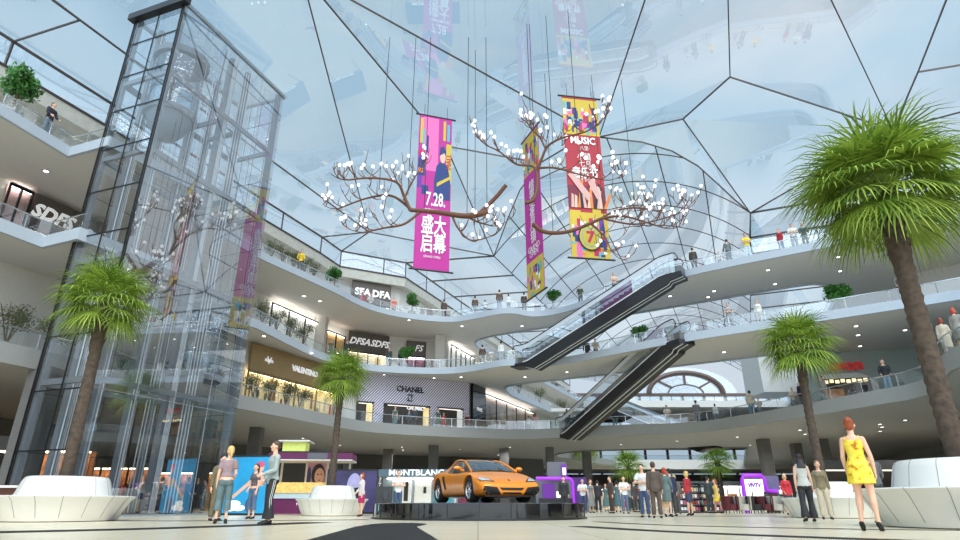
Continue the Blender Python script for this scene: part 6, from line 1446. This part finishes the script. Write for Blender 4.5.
# ================================================================ people on the galleries
def gal(kind, label, E, px, d, lv, face, top, bottom=None, hair=DKH, sc=1.0):
    q = on_edge(E, px, d, FL[lv]+1.2)
    if q is None: print('NO SPOT', label); return
    person(kind, label, q.x, q.y, FL[lv], face_cam(q.x, q.y, face), top, bottom, hair, sc=sc)
for a in (
 ('casual', 'man in dark navy shirt leaning on the rail at top left', E3, 49, .35, 3, .7, (34, 38, 52), (120, 130, 140), BRH), ('casual', 'person in yellow among the olive shrubs on the top gallery', E3, 301, .4, 3, 0, (226, 190, 40), CHAR, DKH),
 ('sweater', 'woman in red top at the rail under the top gallery sign', E3, 363, 1.7, 3, .3, REDC, JEAN, DKH), ('polo', 'person in white top beside the red top woman under the top gallery sign', E3, 370.5, 1.9, 3, 0, (206, 206, 200), CHAR, BRH), ('casual', 'small person in salmon top right of the top gallery shop', E3, 394, 1.6, 3, 0, (214, 110, 90), GRY, BRH),
 ('suit', 'person in brown jacket alone at the top rail below the magenta banner', E3, 444, .6, 3, B, (84, 70, 60), CHAR, DKH), ('casual', 'man in brown shirt seen from behind, left of the top bridge group', E3, 475, .5, 3, B, (96, 78, 58), (170, 170, 180), DKH), ('polo', 'short person in white beside the left brown shirt man on top bridge', E3, 485, .9, 3, B, WHT, GRY, DKH, .8), ('casual', 'tall man in brown shirt at the jutting corner of the top bridge', E3, 499.5, .45, 3, B, (100, 82, 62), (150, 155, 170), DKH, 1.04), ('sweater', 'person in white jumper right of the tall brown shirt man', E3, 508.5, .8, 3, B, (226, 226, 226), GRY, DKH, .92), ('casual', 'man in dark brown shirt under the slim banner tip', E3, 524, .5, 3, B, (74, 60, 50), CHAR, DKH, 1.0),
 ('casual', 'person in dark green on the top bridge left of the upper escalator', E3, 580, .7, 3, 0, (60, 76, 62), CHAR, DKH), ('polo', 'person in orange and white behind the upper escalator rail', E3, 614, .7, 3, .3, (220, 190, 170), CHAR, (150, 80, 50)),
 ('suit', 'man in black jacket on the top bridge right of the escalator head', E3, 693, .6, 3, B, (66, 58, 54), CHAR, DKH), ('polo', 'small person in white low behind the rail between black and grey jackets', E3, 718, .8, 3, 0, WHT, GRY, DKH, .62), ('casual', 'person in grey jacket on the top bridge left of the yellow shirt', E3, 727.5, .6, 3, B+.5, (104, 110, 112), CHAR, DKH), ('polo', 'man in yellow shirt standing on the top bridge above its rear opening', E3, 746.5, .5, 3, .3, (226, 204, 60), (190, 205, 220), DKH, 1.05), ('sweater', 'woman in red top on the top bridge', E3, 779.5, .5, 3, -.6, (178, 40, 50), JEAN, (150, 50, 40)), ('polo', 'man in white shirt with folded arms on the top bridge beside the palm crown', E3, 793, .6, 3, .1, WHT, GRY, BRH, 1.05), ('casual', 'person in dark teal on the top bridge next to the palm crown', E3, 803.5, .7, 3, .2, (66, 84, 92), CHAR, (120, 60, 50)), ('polo', 'person in yellow half hidden by the fronds of the tall palm', E3, 872, .6, 3, .2, (220, 200, 60), GRY, DKH),
 ('gown', 'figure in green dress in the middle gallery window bay', E2, 331, .9, 2, 0, (96, 116, 96), None, (90, 110, 90)), ('casual', 'man in dark navy leaning at the rail left of the double taupe sign', E2, 347, .4, 2, .9, (36, 42, 62), CHAR, DKH), ('suit', 'person in dark green under the right end of the double taupe sign', E2, 389, .7, 2, 0, (56, 66, 60), CHAR, DKH), ('suit', 'person in dark blue left of the round tree on the middle gallery', E2, 401, .6, 2, .5, (44, 48, 62), CHAR, BRH), ('casual', 'man in brown shirt at the left end of the middle bridge', E2, 482.5, .7, 2, B, (86, 70, 56), GRY, DKH), ('polo', 'short person in white beside the brown shirt man on the middle bridge', E2, 491.5, .9, 2, 0, WHT, GRY, DKH, .75), ('sweater', 'woman in white at the foot of the upper escalator', E2, 501, .7, 2, B, (224, 224, 222), (200, 200, 200), DKH, 1.05),
 ('suit', 'person in black on the middle bridge below the upper escalator', E2, 586.5, 2.2, 2, 0, (36, 36, 38), (60, 60, 64), DKH), ('casual', 'person in tan beside the black dressed person on the middle bridge', E2, 595.5, 2.4, 2, .3, (196, 176, 150), CHAR, BRH), ('polo', 'person in grey on the middle bridge left of the small palm crown', E2, 728.5, .6, 2, 0, (150, 156, 160), GRY, DKH), ('sweater', 'woman in white with brown hair on the middle bridge above the palm', E2, 757.5, .6, 2, -.3, (226, 222, 216), (180, 180, 180), (110, 64, 44)), ('casual', 'person in grey at the middle gallery rail by the right edge', E2, 899, .6, 2, .2, (96, 92, 88), CHAR, BRH),
 ('gown', 'figure in grey green dress before the striped shop, left doorway', E1, 395, .5, 1, 0, (96, 116, 116), None, BRH), ('suit', 'figure in dark suit in the middle doorway of the striped shop', E1, 414, .55, 1, -.2, (62, 74, 84), (62, 74, 84), DKH), ('casual', 'short figure in dark teal before the striped shop middle doorway', E1, 409, .8, 1, 0, (60, 84, 90), CHAR, DKH, .85), ('gown', 'tall figure in green dress before the right door of the striped shop', E1, 438, .45, 1, .1, (76, 104, 98), None, DKH, 1.06), ('gown', 'figure in red dress close behind the green dress one', E1, 443.5, .8, 1, .4, (176, 56, 66), None, DKH, .9), ('sweater', 'woman in burgundy at the black corner of the striped shop', E1, 467, .6, 1, -.3, (112, 40, 60), CHAR, DKH, .92), ('casual', 'small person in pale grey right of the black corner shop', E1, 493, 1.0, 1, 0, (190, 190, 190), GRY, BRH, .7),
 ('short_dress', 'woman in pink and pale dress at the foot of the lower escalator', E1, 535.5, .7, 1, B, (214, 186, 180), None, (150, 70, 60)), ('polo', 'person in white just left of the pink dress woman', E1, 528.5, 1.0, 1, B, WHT, GRY, BRH, .85), ('suit', 'man in dark suit by the foot of the lower escalator', E1, 567, .6, 1, B, (46, 58, 66), CHAR, DKH, 1.05), ('casual', 'person in dark top low at the lower escalator', E1, 583, 1.2, 1, 0, (70, 74, 78), CHAR, DKH, .65), ('suit', 'man in dark blue suit standing at the lowest bridge rail', E1, 614.5, .5, 1, .1, (40, 48, 72), (150, 160, 170), DKH, 1.08), ('polo', 'person in white at the lowest bridge rail left of the back turned couple', E1, 667, .7, 1, 0, WHT, GRY, DKH), ('suit', 'person in grey coat seen from behind on the lowest bridge', E1, 696.5, .5, 1, B, (120, 122, 124), (170, 170, 176), DKH, 1.1), ('sweater', 'person in white jumper right of the grey coat on the lowest bridge', E1, 715, .6, 1, B, (220, 220, 218), GRY, DKH, .9), ('casual', 'man in beige shirt seen from behind at the lowest bridge rail', E1, 751, .5, 1, B, (196, 190, 170), (110, 140, 160), DKH, 1.1), ('polo', 'person in pale top beside the beige shirt man', E1, 758.5, .8, 1, 0, (206, 200, 196), GRY, BRH, .8), ('suit', 'person in dark indigo jacket left of the palm under the red sign', E1, 801, .6, 1, -.7, (42, 40, 66), (90, 96, 110), DKH, 1.05), ('polo', 'fair haired person in pale top left of the indigo jacket', E1, 793, .8, 1, .2, (208, 190, 176), GRY, BLOND, .9), ('suit', 'man in grey jacket right of the small palm trunk under the red sign', E1, 823.5, .6, 1, -.8, (142, 142, 138), (130, 130, 128), BRH, 1.06), ('casual', 'man in black tee at the lowest gallery rail right of the red sign', E1, 885, .5, 1, .1, (32, 36, 40), (120, 140, 160), BRH, 1.1), ('skirt_suit', 'woman with red hair and beige suit standing at the far right of the lowest gallery', E1, 944, .3, 1, B, (190, 178, 156), (190, 178, 156), (136, 60, 40), 1.12), ('skirt_suit', 'woman in grey suit cut by the right picture edge on the lowest gallery', E1, 957, .35, 1, B-.5, (150, 146, 138), (150, 146, 138), (176, 70, 50), 1.12)):
    gal(*a)
